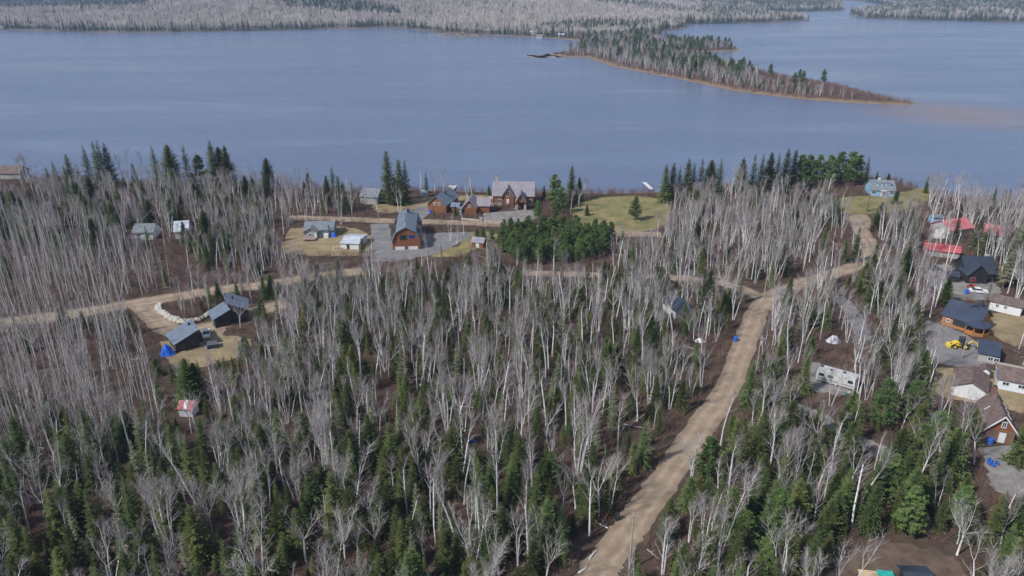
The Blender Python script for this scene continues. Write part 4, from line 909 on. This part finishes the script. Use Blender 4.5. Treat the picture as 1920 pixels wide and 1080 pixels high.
# ------------------------------------------------------------------ tree placement
pyr = random.Random(21)
PLACED = []            # dicts: kind, proto, x, y, z, rz, s
cells = {}
def near_ok(x, y, dmin):
    cx, cy = int(x // 4), int(y // 4)
    for i in range(cx - 1, cx + 2):
        for j in range(cy - 1, cy + 2):
            for (a, b, dd) in cells.get((i, j), ()):
                if (a - x) ** 2 + (b - y) ** 2 < min(dd, dmin) ** 2: return False
    return True
mask_polys = [(p, m, p.min(0) - m - 1, p.max(0) + m + 1) for p, m in MASK]
def blocked(x, y, extra=0):
    for p, m, lo, hi in mask_polys:
        if lo[0] < x < hi[0] and lo[1] < y < hi[1]:
            if float(sdist(p, np.array([x]), np.array([y]))[0]) > -(m + extra): return True
    return False
def hidden_view(x, y, z, h, hw, bare):
    bx, by, zc = P((x, y, z)); tx, ty, _ = P((x, y, z + h)); w = hw * FPX / zc
    for x0, y0, x1, y1, p in PROT:
        if by > y1 - 3 and ty < y1 and by > y0 and min(bx, tx) - w < x1 and max(bx, tx) + w > x0:
            # only the stretch of the tree that is level with the box matters
            if bare and ty + (by - ty) * .5 < y0: p = p * .8
            if pyr.random() < p: return True
    return False
def put(kind, x, y, h, force=False, dmin=1.6, z=None):
    pr = pyr.randrange(len(PROTO[kind])); s = h / PROTO[kind][pr]['H']; bare = kind in ('birch', 'aspen', 'poplar')
    if z is None: z = 0.0
    if not force:
        if not near_ok(x, y, dmin) or blocked(x, y, .3 if bare else .9): return False
        if hidden_view(x, y, z, h, 1.4 if bare else 1.5, bare): return False
    cells.setdefault((int(x // 4), int(y // 4)), []).append((x, y, dmin))
    PLACED.append(dict(kind=kind, pr=pr, x=x, y=y, z=z, rz=pyr.uniform(0, 6.28), s=s, h=h, rx=pyr.gauss(0, .035) if bare else pyr.gauss(0, .015), ry=pyr.gauss(0, .035) if bare else 0)); return True
def region(pxs, spec, force=False):
    pg = np.array([tuple(G(x, y))[:2] for x, y in pxs]); lo, hi = pg.min(0), pg.max(0); area_bb = float(np.prod(hi - lo))
    for kind, dens, h0, h1, dmin in spec:
        n = int(area_bb * dens); xs = np.array([pyr.uniform(lo[0], hi[0]) for _ in range(n)]); ys = np.array([pyr.uniform(lo[1], hi[1]) for _ in range(n)])
        ok = (sdist(pg, xs, ys) > 0) & (sdist(near_poly, xs, ys) > 5)
        for x, y in zip(xs[ok], ys[ok]):
            if force and not near_ok(float(x), float(y), dmin): continue
            put(kind, float(x), float(y), pyr.uniform(h0, h1), force, dmin=dmin)
# single trees one can point at (base pixel, top row)
SINGLE = [(110, 352, 300, 'spruce'), (172, 350, 272, 'spruce'), (190, 352, 264, 'spruce'), (200, 352, 262, 'spruce'), (212, 350, 268, 'spruce'), (298, 352, 272, 'spruce'), (327, 352, 271, 'spruce'), (356, 350, 272, 'spruce'),
          (405, 354, 264, 'spruce'), (420, 352, 276, 'spruce'), (432, 354, 272, 'spruce'), (255, 345, 305, 'spruce'), (137, 352, 288, 'spruce'), (506, 358, 296, 'spruce'), (626, 366, 310, 'spruce'), (380, 348, 292, 'pine'),
          (730, 380, 282, 'spruce'), (752, 384, 298, 'spruce'), (762, 380, 300, 'spruce'), (742, 384, 330, 'spruce'), (800, 362, 322, 'spruce'), (917, 366, 346, 'spruce'), (1020, 374, 346, 'spruce'), (1040, 392, 328, 'pine'), (1070, 380, 310, 'spruce'), (1085, 376, 330, 'spruce'),
          (1008, 410, 376, 'pine'), (1043, 412, 372, 'pine'), (1052, 400, 352, 'pine'), (1190, 413, 369, 'pine'), (1100, 404, 381, 'spruce'), (854, 404, 386, 'spruce'), (812, 404, 388, 'spruce'), (905, 455, 426, 'pine'), (922, 456, 428, 'pine'), (895, 452, 430, 'pine'), (680, 474, 444, 'spruce'),
          (1245, 378, 306, 'spruce'), (1258, 376, 304, 'spruce'), (1270, 378, 312, 'spruce'), (1285, 376, 296, 'spruce'), (1296, 374, 304, 'spruce'), (1310, 372, 296, 'spruce'), (1328, 372, 300, 'spruce'), (1345, 372, 296, 'spruce'), (1387, 366, 294, 'spruce'), (1408, 364, 288, 'spruce'), (1422, 364, 288, 'spruce'), (1438, 362, 284, 'spruce'),
          (1452, 362, 286, 'spruce'), (1468, 360, 278, 'spruce'), (1482, 358, 280, 'spruce'), (1496, 356, 292, 'pine'), (1512, 352, 292, 'pine'), (1530, 350, 290, 'pine'), (1550, 350, 292, 'pine'), (1570, 348, 286, 'pine'), (1590, 348, 284, 'pine'), (1605, 346, 292, 'pine'), (1622, 346, 292, 'spruce'), (1642, 342, 320, 'spruce'),
          (1664, 342, 324, 'spruce'), (1688, 344, 332, 'spruce'), (1735, 362, 330, 'spruce'), (1625, 396, 358, 'olive'), (1678, 382, 356, 'spruce'), (1888, 388, 352, 'spruce'), (1910, 392, 358, 'spruce'), (1600, 492, 424, 'spruce'), (1581, 490, 446, 'spruce'), (1545, 490, 430, 'olive'), (1828, 472, 402, 'spruce'), (1705, 470, 402, 'olive'), (1690, 440, 398, 'spruce'),
          (1880, 540, 412, 'olive'), (1900, 530, 408, 'spruce'), (1920, 540, 410, 'spruce'), (1770, 570, 520, 'spruce'), (1850, 566, 520, 'olive'), (1520, 616, 560, 'spruce'), (1330, 600, 500, 'olive'), (1315, 604, 506, 'spruce'), (1385, 570, 492, 'olive'), (1445, 540, 490, 'spruce'), (360, 756, 672, 'spruce'), (374, 752, 680, 'spruce'), (345, 752, 690, 'spruce'),
          (510, 558, 514, 'spruce'), (337, 570, 552, 'spruce'), (1500, 985, 905, 'pine'), (1325, 905, 820, 'pine'), (1905, 870, 780, 'spruce'), (1590, 832, 742, 'spruce'), (1645, 690, 625, 'spruce'), (1640, 650, 600, 'spruce')]
for bx, by, ty, kind in SINGLE:
    p = G(bx, by); d = math.hypot(p.x, p.y); _, y1, _ = P((p.x, p.y, 10.0)); h = 10.0 * (by - ty) / max(1, by - y1)
    PRs = list(PROTO[kind]); put(kind, p.x, p.y, max(2.5, h), force=True, dmin=1.5)
# bare trees standing against the lake
for bx, by, ty in [(52, 345, 286), (75, 345, 290), (235, 345, 280), (275, 345, 285), (365, 345, 275), (790, 362, 310), (815, 362, 308), (832, 362, 306), (875, 366, 318), (885, 366, 322), (1085, 388, 332), (1070, 402, 352), (750, 400, 345), (660, 402, 352), (1370, 370, 305), (1385, 372, 310), (1097, 372, 330), (870, 440, 390), (845, 452, 405), (856, 456, 410), (1655, 450, 360), (1700, 420, 360)]:
    p = G(bx, by); _, y1, _ = P((p.x, p.y, 10.0)); put('birch', p.x, p.y, 10.0 * (by - ty) / (by - y1), force=True)
for bx, by, h_ in [(1720, 700, 13), (1692, 660, 12), (1655, 790, 14), (1672, 800, 13), (1752, 575, 13), (1702, 530, 13), (1772, 506, 14), (1846, 486, 14), (1862, 492, 15), (1876, 505, 15), (1740, 730, 14), (1722, 868, 13), (1768, 905, 13), (1802, 862, 15), (1826, 870, 14), (1716, 560, 13), (1668, 620, 12), (1600, 735, 12), (1608, 738, 13), (1660, 500, 12), (1690, 480, 12)]:
    p = G(bx, by); put('birch', p.x, p.y, h_, force=True)
# pine plantation
region([(942, 446), (990, 432), (1140, 444), (1150, 468), (1100, 496), (985, 496), (935, 474)], [('pine', .42, 3.4, 7.2, 1.5)], force=True)
# the woods, region by region
region([(-150, 440), (120, 436), (300, 490), (332, 560), (335, 660), (340, 720), (330, 790), (250, 850), (-200, 900)], [('spruce', .006, 4, 9, 1.5), ('aspen', .17, 8, 15, 1.1), ('birch', .03, 7, 13, 1.5)])
region([(-120, 348), (300, 352), (560, 362), (700, 380), (700, 402), (560, 404), (540, 520), (300, 500), (-100, 440)], [('spruce', .014, 6, 12, 2.2), ('birch', .085, 7, 12, 1.6)])
region([(345, 455), (490, 465), (495, 515), (400, 508), (335, 480)], [('spruce', .16, 6, 9, 2.0)])
region([(180, 398), (250, 398), (250, 432), (180, 432)], [('spruce', .10, 7, 10, 2.0)])
region([(300, 385), (420, 385), (420, 415), (300, 412)], [('spruce', .06, 7, 11, 2.0)])
region([(540, 400), (700, 400), (700, 505), (540, 520)], [('birch', .06, 8, 12, 1.8)])
region([(380, 560), (560, 535), (620, 495), (1000, 505), (1240, 535), (1420, 560), (1330, 720), (1215, 870), (700, 880), (330, 800), (330, 690)], [('spruce', .068, 2.2, 8.5, 1.4), ('olive', .014, 6, 12, 2.0), ('birch', .115, 7, 14.5, 1.5), ('poplar', .003, 9, 13, 3)])
region([(300, 552), (395, 552), (400, 585), (330, 600), (300, 585)], [('birch', .10, 8, 11, 1.2)])
region([(-250, 880), (330, 800), (700, 880), (1215, 870), (1130, 1010), (1040, 1200), (1000, 1350), (-350, 1350)], [('spruce', .125, 2.5, 10.5, 1.5), ('olive', .018, 6, 13, 2.0), ('birch', .085, 7, 15, 1.5), ('poplar', .012, 8, 13, 2.5)])
region([(1150, 405), (1300, 385), (1560, 378), (1600, 420), (1620, 480), (1440, 545), (1150, 510), (1150, 440)], [('spruce', .014, 4, 11, 2), ('olive', .006, 7, 12, 2), ('birch', .095, 7, 13, 1.5)])
region([(1640, 375), (1760, 372), (1920, 395), (2050, 430), (2050, 560), (1900, 560), (1740, 540), (1640, 500)], [('spruce', .010, 6, 11, 2), ('birch', .075, 10, 14, 1.7)])
region([(1440, 570), (1640, 500), (1740, 540), (1760, 640), (1860, 700), (1780, 800), (1640, 780), (1420, 740), (1400, 680)], [('spruce', .035, 4, 11, 2), ('olive', .012, 8, 12, 2), ('birch', .085, 8, 14.5, 1.6)])
region([(1380, 745), (1640, 780), (1780, 800), (1860, 860), (2050, 940), (2150, 1350), (1120, 1350), (1190, 1060), (1290, 880)], [('spruce', .115, 2.5, 11.5, 1.6), ('pine', .006, 8, 11, 3), ('olive', .012, 9, 12, 2), ('birch', .085, 8, 15, 1.7)])
region([(1860, 560), (2100, 560), (2200, 900), (1960, 880), (1925, 720)], [('spruce', .02, 7, 11, 2), ('birch', .05, 11, 14, 2)])
# the long wooded point across the water
def zone(polyw, spec, test=None):
    lo, hi = polyw.min(0), polyw.max(0)
    for kind, dens, h0, h1, dmin, edge, cond in spec:
        n = int(float(np.prod(hi - lo)) * dens); xs = np.array([pyr.uniform(lo[0], hi[0]) for _ in range(n)]); ys = np.array([pyr.uniform(lo[1], hi[1]) for _ in range(n)])
        s1 = sdist(polyw, xs, ys); s2 = sdist(far_poly, xs, ys); zz = height(xs, ys)
        for x, y, a, b, z in zip(xs, ys, s1, s2, zz):
            if a > 0 and b > edge:
                px_, py_, _ = P((x, y, z))
                if cond(px_, py_, b, x, y) and near_ok(x, y, dmin): 
                    k0 = len(PLACED); put(kind, float(x), float(y), pyr.uniform(h0, h1), force=True, dmin=dmin, z=float(z))
                    PLACED[-1]['far'] = True
pt_poly = poly([(1060, 80), (1120, 72), (1240, 62), (1400, 86), (1400, 120), (1600, 160), (1740, 190), (1740, 200), (1600, 200), (1300, 160), (1040, 110)])
back = lambda px_, py_: py_ < 112 + (px_ - 1150) * .155
zone(pt_poly, [('pine', .0034, 8, 13, 3.0, 6, lambda a, c, b, x, y: back(a, c) and a < 1600 and pyr.random() < (.9 if a < 1420 else .6)), ('spruce', .0035, 6, 12, 3, 6, lambda a, c, b, x, y: a < 1420), ('birch', .040, 5, 10, 1.8, 6, lambda a, c, b, x, y: a < 1620 and not (a > 1420 and back(a, c))), ('poplar', .006, 6, 9, 3, 8, lambda a, c, b, x, y: 1250 < a < 1660 and not (a > 1400 and back(a, c))), ('pine', .0055, 4, 7, 3, 6, lambda a, c, b, x, y: 1380 < a < 1700 and not back(a, c))])

# ------------------------------------------------------------------ individuals and the rest
def on_screen(t):
    bx, by, zc = P((t['x'], t['y'], t['z'])); tx, ty, _ = P((t['x'], t['y'], t['z'] + t['h']))
    t['px'], t['py'], t['ty'] = bx, by, ty; t['size'] = (by - ty)
    vis = -10 < tx < 1930 and ty < 1060 and by > 0
    t['vis'] = vis; return vis
for t in PLACED: on_screen(t)
LIM = {'birch': 300, 'aspen': 300, 'spruce': 300, 'olive': 300, 'pine': 300, 'poplar': 300}
KN = {'birch': ('birch_tree', 'bare white birch'), 'aspen': ('aspen_tree', 'bare grey aspen'), 'spruce': ('spruce_tree', 'green spruce'), 'olive': ('lichened_spruce', 'olive-grey lichened spruce'), 'pine': ('pine_tree', 'green pine'), 'poplar': ('poplar_tree', 'catkin poplar')}
LAND = [(1157, 975, 'the black bin'), (1379, 640, 'the blue roadside bin'), (350, 780, 'the red and white shelter'), (350, 640, 'the dark modern house'), (315, 664, 'the blue tarp'), (435, 610, 'the taller modern house'), (345, 605, 'the boulder edging'), (270, 450, 'the white left-woods house'), (598, 445, 'the blue-grey bungalow'), (660, 468, 'the white shed'),
        (763, 468, 'the barn'), (820, 400, 'the steep-roofed garage'), (960, 390, 'the log house'), (1040, 470, 'the pine plantation'), (1165, 400, 'the lakeside lawn'), (1280, 595, 'the white cabin'), (1655, 368, 'the light blue house'), (1620, 440, 'the turning place'), (1765, 480, 'the bright red roof'), (1835, 528, 'the black house'), (1795, 615, 'the navy-roofed house'),
        (1800, 650, 'the yellow loader'), (1565, 720, 'the camper trailer'), (1815, 745, 'the white garage'), (1870, 828, 'the brick and timber house'), (1860, 872, 'the blue chairs'), (1650, 1080, 'the teal tarp'), (1720, 1080, 'the dark flat roof'), (1440, 560, 'the road junction'), (1300, 905, 'the roadside pole midway'), (1180, 1068, 'the pole near the bottom'),
        (1075, 1055, 'the fallen birch logs'), (887, 828, 'the small blue tarp'), (0, 1080, "the photo's bottom left corner"), (300, 1080, 'the bottom edge, left quarter'), (600, 1080, 'the bottom edge, left of centre'), (900, 1080, 'the bottom edge at centre'), (1450, 1080, 'the bottom edge, right of road'), (1920, 1080, "the photo's bottom right corner"),
        (0, 850, 'the left edge below the aspens'), (0, 600, 'the left edge at the road'), (180, 700, 'the middle of the aspen stand'), (600, 900, "the lower left woods' middle"), (700, 700, 'the middle of the birch woods'), (1000, 650, 'the upper middle of the woods'), (1050, 850, 'the woods left of the road'), (1500, 900, 'the woods right of the road'), (200, 350, 'the left lakeshore'),
        (420, 350, 'the left lakeshore spruces'), (740, 380, 'the tall spruces by the lake'), (1280, 376, 'the lakeshore spruce row'), (1560, 350, 'the broad lakeside pines'), (1200, 120, "the far point's inner end"), (1330, 90, 'the small islet of the far point'), (1450, 160, "the far point's middle"), (1600, 185, "the far point's outer end"), (1250, 480, 'the birches above the crossroad'), (500, 520, 'the left road'), (0, 400, 'the left edge by the lake'), (1920, 600, 'the right edge by the mobile home')]
ORD = ['nearest', 'second nearest', 'third nearest', 'fourth nearest', 'fifth nearest', 'sixth nearest', 'seventh nearest', 'eighth nearest', 'ninth nearest', 'tenth nearest'] + ['%dth nearest' % i for i in range(11, 80)]
stuff_pts = {k: [] for k in PROTO}; chosen = []
for kind in PROTO:
    c = sorted([t for t in PLACED if t['kind'] == kind and t['vis']], key=lambda t: -t['size']); ch = c[:LIM[kind]]; chosen += ch; ids = {id(t) for t in ch}
    stuff_pts[kind] = [t for t in PLACED if t['kind'] == kind and id(t) not in ids]
byk = {}
for t in chosen:
    best = min(range(len(LAND)), key=lambda i: (LAND[i][0] - t['px']) ** 2 + ((LAND[i][1] - t['py']) * 1.3) ** 2); t['land'] = best
    t['look'] = PROTO[t['kind']][t['pr']]['look']; dx_, dy_ = t['px'] - LAND[best][0], t['py'] - LAND[best][1]
    side = ('right of' if dx_ > 0 else 'left of') if abs(dx_) > abs(dy_) else ('below' if dy_ > 0 else 'above')
    if LAND[best][2] == 'the pine plantation' and t['kind'] == 'pine' and 935 < t['px'] < 1152 and 430 < t['py'] < 498: side = 'inside'
    byk.setdefault((t['kind'], t['look'], best, side), []).append(t)
for (kind, look, li, side), lst in byk.items():
    lst.sort(key=lambda t: (LAND[li][0] - t['px']) ** 2 + (LAND[li][1] - t['py']) ** 2)
    for n, t in enumerate(lst):
        if side == 'inside': t['label'] = '%s young %s crowded inside the dense lakeside plantation' % (look, KN[kind][1])
        elif n < 12: t['label'] = '%s %s, %s %s %s' % (look, KN[kind][1], ORD[n], side, LAND[li][2])
        else: t['label'] = '%s %s beyond the twelve nearest %s %s' % (look, KN[kind][1], side, LAND[li][2])
for t in chosen:
    if len(t['label'].split()) > 15: t['label'] = t['label'].replace('beyond the twelve nearest', 'farther off').replace('the twelve nearest ', '')
GROUPS = {'birch': 'bare birches in the woods', 'aspen': 'aspens of the dense left stand', 'spruce': 'spruces among the birches', 'olive': 'lichened olive spruces', 'pine': 'pines', 'poplar': 'poplars with catkins'}
for t in chosen:
    pr = PROTO[t['kind']][t['pr']]
    e = bpy.data.objects.new(KN[t['kind']][0], None); e.location = (t['x'], t['y'], t['z']); e.rotation_euler = (t['rx'], t['ry'], t['rz']); e.scale = (t['s'],) * 3; e.empty_display_size = .5
    e['label'] = t['label']; e['category'] = 'tree'; e['group'] = GROUPS[t['kind']]; col.objects.link(e)
    for nm, dm in (('trunk', pr['trunk']), ('crown', pr['crown'])):
        o = bpy.data.objects.new(nm, dm); o.parent = e; col.objects.link(o)

def scatter(name, label, cat, meshes, pts):
    """one object: points that carry instances of the prototype meshes (geometry nodes)"""
    pc = bpy.data.collections.new(name + '_kinds')
    for i, m in enumerate(meshes): pc.objects.link(bpy.data.objects.new('%s_kind_%02d' % (name, i), m))
    me = bpy.data.meshes.new(name); me.from_pydata([(p[0], p[1], p[2]) for p in pts], [], [])
    for an, tp, vals in (('idx', 'INT', [p[5] for p in pts]), ('rz', 'FLOAT', [p[3] for p in pts]), ('sc', 'FLOAT', [p[4] for p in pts]), ('rx', 'FLOAT', [p[6] if len(p) > 6 else 0 for p in pts]), ('ry', 'FLOAT', [p[7] if len(p) > 6 else 0 for p in pts])):
        at = me.attributes.new(an, tp, 'POINT'); at.data.foreach_set('value', vals)
    o = link(name, me); o['kind'] = 'stuff'; tag(o, label, cat)
    ng = bpy.data.node_groups.new(name + '_scatter', 'GeometryNodeTree'); ng.interface.new_socket('Geometry', in_out='INPUT', socket_type='NodeSocketGeometry'); ng.interface.new_socket('Geometry', in_out='OUTPUT', socket_type='NodeSocketGeometry')
    N = ng.nodes.new; gi = N('NodeGroupInput'); go = N('NodeGroupOutput'); ci = N('GeometryNodeCollectionInfo'); ci.inputs['Collection'].default_value = pc; ci.inputs['Separate Children'].default_value = True; ci.inputs['Reset Children'].default_value = True
    ip = N('GeometryNodeInstanceOnPoints'); ip.inputs['Pick Instance'].default_value = True
    def attr(n, t):
        a = N('GeometryNodeInputNamedAttribute'); a.data_type = t; a.inputs['Name'].default_value = n; return a.outputs['Attribute']
    cx = N('ShaderNodeCombineXYZ'); ng.links.new(attr('rz', 'FLOAT'), cx.inputs['Z']); ng.links.new(attr('rx', 'FLOAT'), cx.inputs['X']); ng.links.new(attr('ry', 'FLOAT'), cx.inputs['Y']); er = N('FunctionNodeEulerToRotation'); ng.links.new(cx.outputs[0], er.inputs[0])
    ng.links.new(gi.outputs[0], ip.inputs['Points']); ng.links.new(ci.outputs[0], ip.inputs['Instance']); ng.links.new(attr('idx', 'INT'), ip.inputs['Instance Index']); ng.links.new(er.outputs[0], ip.inputs['Rotation']); ng.links.new(attr('sc', 'FLOAT'), ip.inputs['Scale']); ng.links.new(ip.outputs[0], go.inputs[0])
    md = o.modifiers.new('scatter', 'NODES'); md.node_group = ng; return o
SL = {'birch': 'bare white birches filling the woods behind the nearest ones', 'aspen': 'dense grey aspens behind the nearest of the left stand', 'spruce': 'dark spruces farther back in the woods', 'olive': 'olive lichened spruces farther back', 'pine': 'pines on the far wooded point', 'poplar': 'pale poplars farther back'}
for kind, lst in stuff_pts.items():
    if lst: scatter(kind + '_wood', SL[kind], 'trees', [p['joined'] for p in PROTO[kind]], [(t['x'], t['y'], t['z'], t['rz'], t['s'], t['pr'], t['rx'], t['ry']) for t in lst])
# undergrowth
pts = []
shp = random.Random(5); sh_poly = np.vstack([near_shore[2:-2], [tuple(G(2150, 1300))[:2], tuple(G(-350, 1300))[:2]]]); lo, hi = sh_poly.min(0), sh_poly.max(0)
xs = np.array([shp.uniform(lo[0], hi[0]) for _ in range(26000)]); ys = np.array([shp.uniform(lo[1], hi[1]) for _ in range(26000)]); ok = (sdist(sh_poly, xs, ys) > 1); zz = height(xs, ys)
for p, m, l_, h_ in mask_polys: ok &= sdist(p, xs, ys) < -max(.4, m * .5)
dd = np.hypot(xs, ys)
for x, y, z in zip(xs[ok], ys[ok], zz[ok]): pts.append((float(x), float(y), float(z) - .05, shp.uniform(0, 6.28), shp.uniform(.6, 1.6), shp.randrange(4)))
# brush along the shore of the far point
xs = np.array([shp.uniform(pt_poly[:, 0].min(), pt_poly[:, 0].max()) for _ in range(30000)]); ys = np.array([shp.uniform(pt_poly[:, 1].min(), pt_poly[:, 1].max()) for _ in range(30000)]); s2 = sdist(far_poly, xs, ys); ok = (s2 > 3.5) & (sdist(pt_poly, xs, ys) > 0) & ((s2 < 16) | (ys < 640)); zz = height(xs, ys)
for x, y, z in zip(xs[ok], ys[ok], zz[ok]): pts.append((float(x), float(y), float(z) - .05, shp.uniform(0, 6.28), shp.uniform(.8, 1.8), shp.randrange(4)))
scatter('undergrowth', 'brown leafless brush on the forest floor', 'brush', [shrub(600 + k).mesh('brush', [m_brush]) for k in range(4)], pts)
# deadfall: grey stems lying about under the trees
dp = []; df = random.Random(31)
for k in range(4):
    mb = MB(); L_ = df.uniform(3, 7); p_ = path(Vector((-L_ / 2, 0, .12)), Vector((1, df.gauss(0, .05), .02)), L_, 4, .03, df); mb.tube(p_, [.11, .10, .085, .06, .03], 5, 0, cap=True)
    for j in range(5):
        q_ = p_[df.randrange(1, 4)]; mb.tube([q_, q_ + Vector((df.uniform(.2, .9), df.choice((-1, 1)) * df.uniform(.3, .9), df.uniform(.1, .8)))], [.03, 0], 4, 0)
    dp.append(mb.mesh('deadfall', [M('dead_wood', (.40, .37, .34), (.24, .21, .19), 1.5, .9, vary=.3)]))
dpts = [(p[0] + df.uniform(-2, 2), p[1] + df.uniform(-2, 2), p[2] + .05, df.uniform(0, 6.28), df.uniform(.5, 1.1), df.randrange(4)) for p in pts[::9] if p[1] < 330]
dx = np.array([p[0] for p in dpts]); dy = np.array([p[1] for p in dpts]); ok = np.ones(len(dpts), bool)
for p, m, l_, h_ in mask_polys: ok &= sdist(p, dx, dy) < -2.5
scatter('deadfall', 'grey dead stems lying on the forest floor', 'deadwood', dp, [p for p, o_ in zip(dpts, ok) if o_])
# far woods
m_fcon = M('far_conifer', (0.035, 0.060, 0.032), (0.06, 0.085, 0.045), .2, .9, vary=.3); m_ftr = M('far_trunk', (.42, .39, .36), rough=.9); m_ftw = M('far_twig', (.60, .54, .49), (.44, .39, .36), .1, .95, vary=.25)
fk = [fcl(700 + k, c).mesh('far_clump', [m_fcon, m_ftr, m_ftw]) for k, c in enumerate([.05, .05, .12, .12, .35, .35, .9, .9])]
fr = random.Random(9); pts = []
N_ = 60000; a_ = np.array([fr.uniform(-.72, .72) for _ in range(N_)]); d_ = 1150 + (np.array([fr.random() for _ in range(N_)]) ** 1.35) * 2900
xs = d_ * np.sin(a_); ys = d_ * np.cos(a_); zz = height(xs, ys); sf = np.maximum(sdist(far_poly, xs, ys), sdist(right_poly, xs, ys)); sp = sdist(pt_poly, xs, ys)
patchy = np.sin(xs / 105 + np.sin(ys / 137) * 2) * np.sin(ys / 190 + np.sin(xs / 210) * 1.5); dens_k = np.clip(1.0 - (d_ - 1300) / 5200, .35, 1)
keep = (sf > 14) & (sp < 0); occ = set()
for i in np.nonzero(keep)[0]:
    cell = 15 if d_[i] < 1800 else 22; key = (int(xs[i] // cell), int(ys[i] // cell), cell)
    if key in occ: continue
    occ.add(key); v_ = patchy[i]; east = xs[i] > 330 + (ys[i] - 1300) * .22
    if sf[i] < 35: k = fr.choice((4, 5, 6, 3))
    elif d_[i] > 2230 + 150 * math.sin(xs[i] / 400): k = fr.choice((6, 7, 7, 5))  # mostly dark conifer clumps here, their colour standing in for cloud shade on the ridge
    elif east: k = fr.choice((4, 5, 6, 7, 7, 6, 2))
    elif v_ > .42: k = fr.choice((5, 6, 7))
    else: k = fr.choice((0, 1, 0, 1, 2, 3))
    pts.append((float(xs[i]), float(ys[i]), float(zz[i]) - .2, fr.uniform(0, 6.28), fr.uniform(.8, 1.2), k))
scatter('far_woods', 'grey hardwood and conifer woods across the lake', 'woods', fk, pts)
# reed beds in the shallows
m_reed = M('reed_mat', (.34, .25, .17), (.44, .34, .24), .3, .95)
for k, pl in enumerate([[(985, 104), (1030, 101), (1060, 108), (1010, 109)], [(1030, 99), (1085, 96), (1090, 104), (1050, 104)], [(800, 63), (900, 65), (905, 69), (830, 68)]]):
    pg = [G(x, y, WZ + .05) for x, y in pl]; c = sum(pg, Vector()) / len(pg); mb = MB(); r = random.Random(k)
    for j in range(500):
        a, b = r.random(), r.random(); q = pg[0].lerp(pg[1], a).lerp(pg[3].lerp(pg[2], a), b)
        if math.sin(q.x * .25) * math.sin(q.y * .09 + k) < -.2: continue
        w = r.uniform(.8, 2.2); mb.box((q.x - c.x, q.y - c.y, .1), (w * 2.2, w * 2, .3), rz=r.uniform(0, 3))
    o = mb.obj('reed_bed', m_reed, None, loc=c); o['kind'] = 'stuff'; tag(o, ('patchy brown reeds in the shallows off the far point', 'brown reed bed joined to the inner far point', 'brown marsh along the far shore')[k], 'reeds')
# air
mh = bpy.data.materials.new('haze_air'); mh.use_nodes = True; nt = mh.node_tree; nt.nodes.clear(); ho = nt.nodes.new('ShaderNodeOutputMaterial'); hv = nt.nodes.new('ShaderNodeVolumePrincipled')
hv.inputs['Color'].default_value = (.50, .66, 1.0, 1); hv.inputs['Density'].default_value = 0.00013; nt.links.new(hv.outputs[0], ho.inputs['Volume'])
mb = MB(); mb.box((0, 7000, 147), (29600, 16600, 306)); o = mb.obj('haze', mh); o['kind'] = 'stuff'; tag(o, 'thin bluish air over lake and hills', 'haze')
print('trees', len(PLACED), {k: (len([t for t in chosen if t['kind'] == k]), len(v)) for k, v in stuff_pts.items()}, 'far', len(pts))
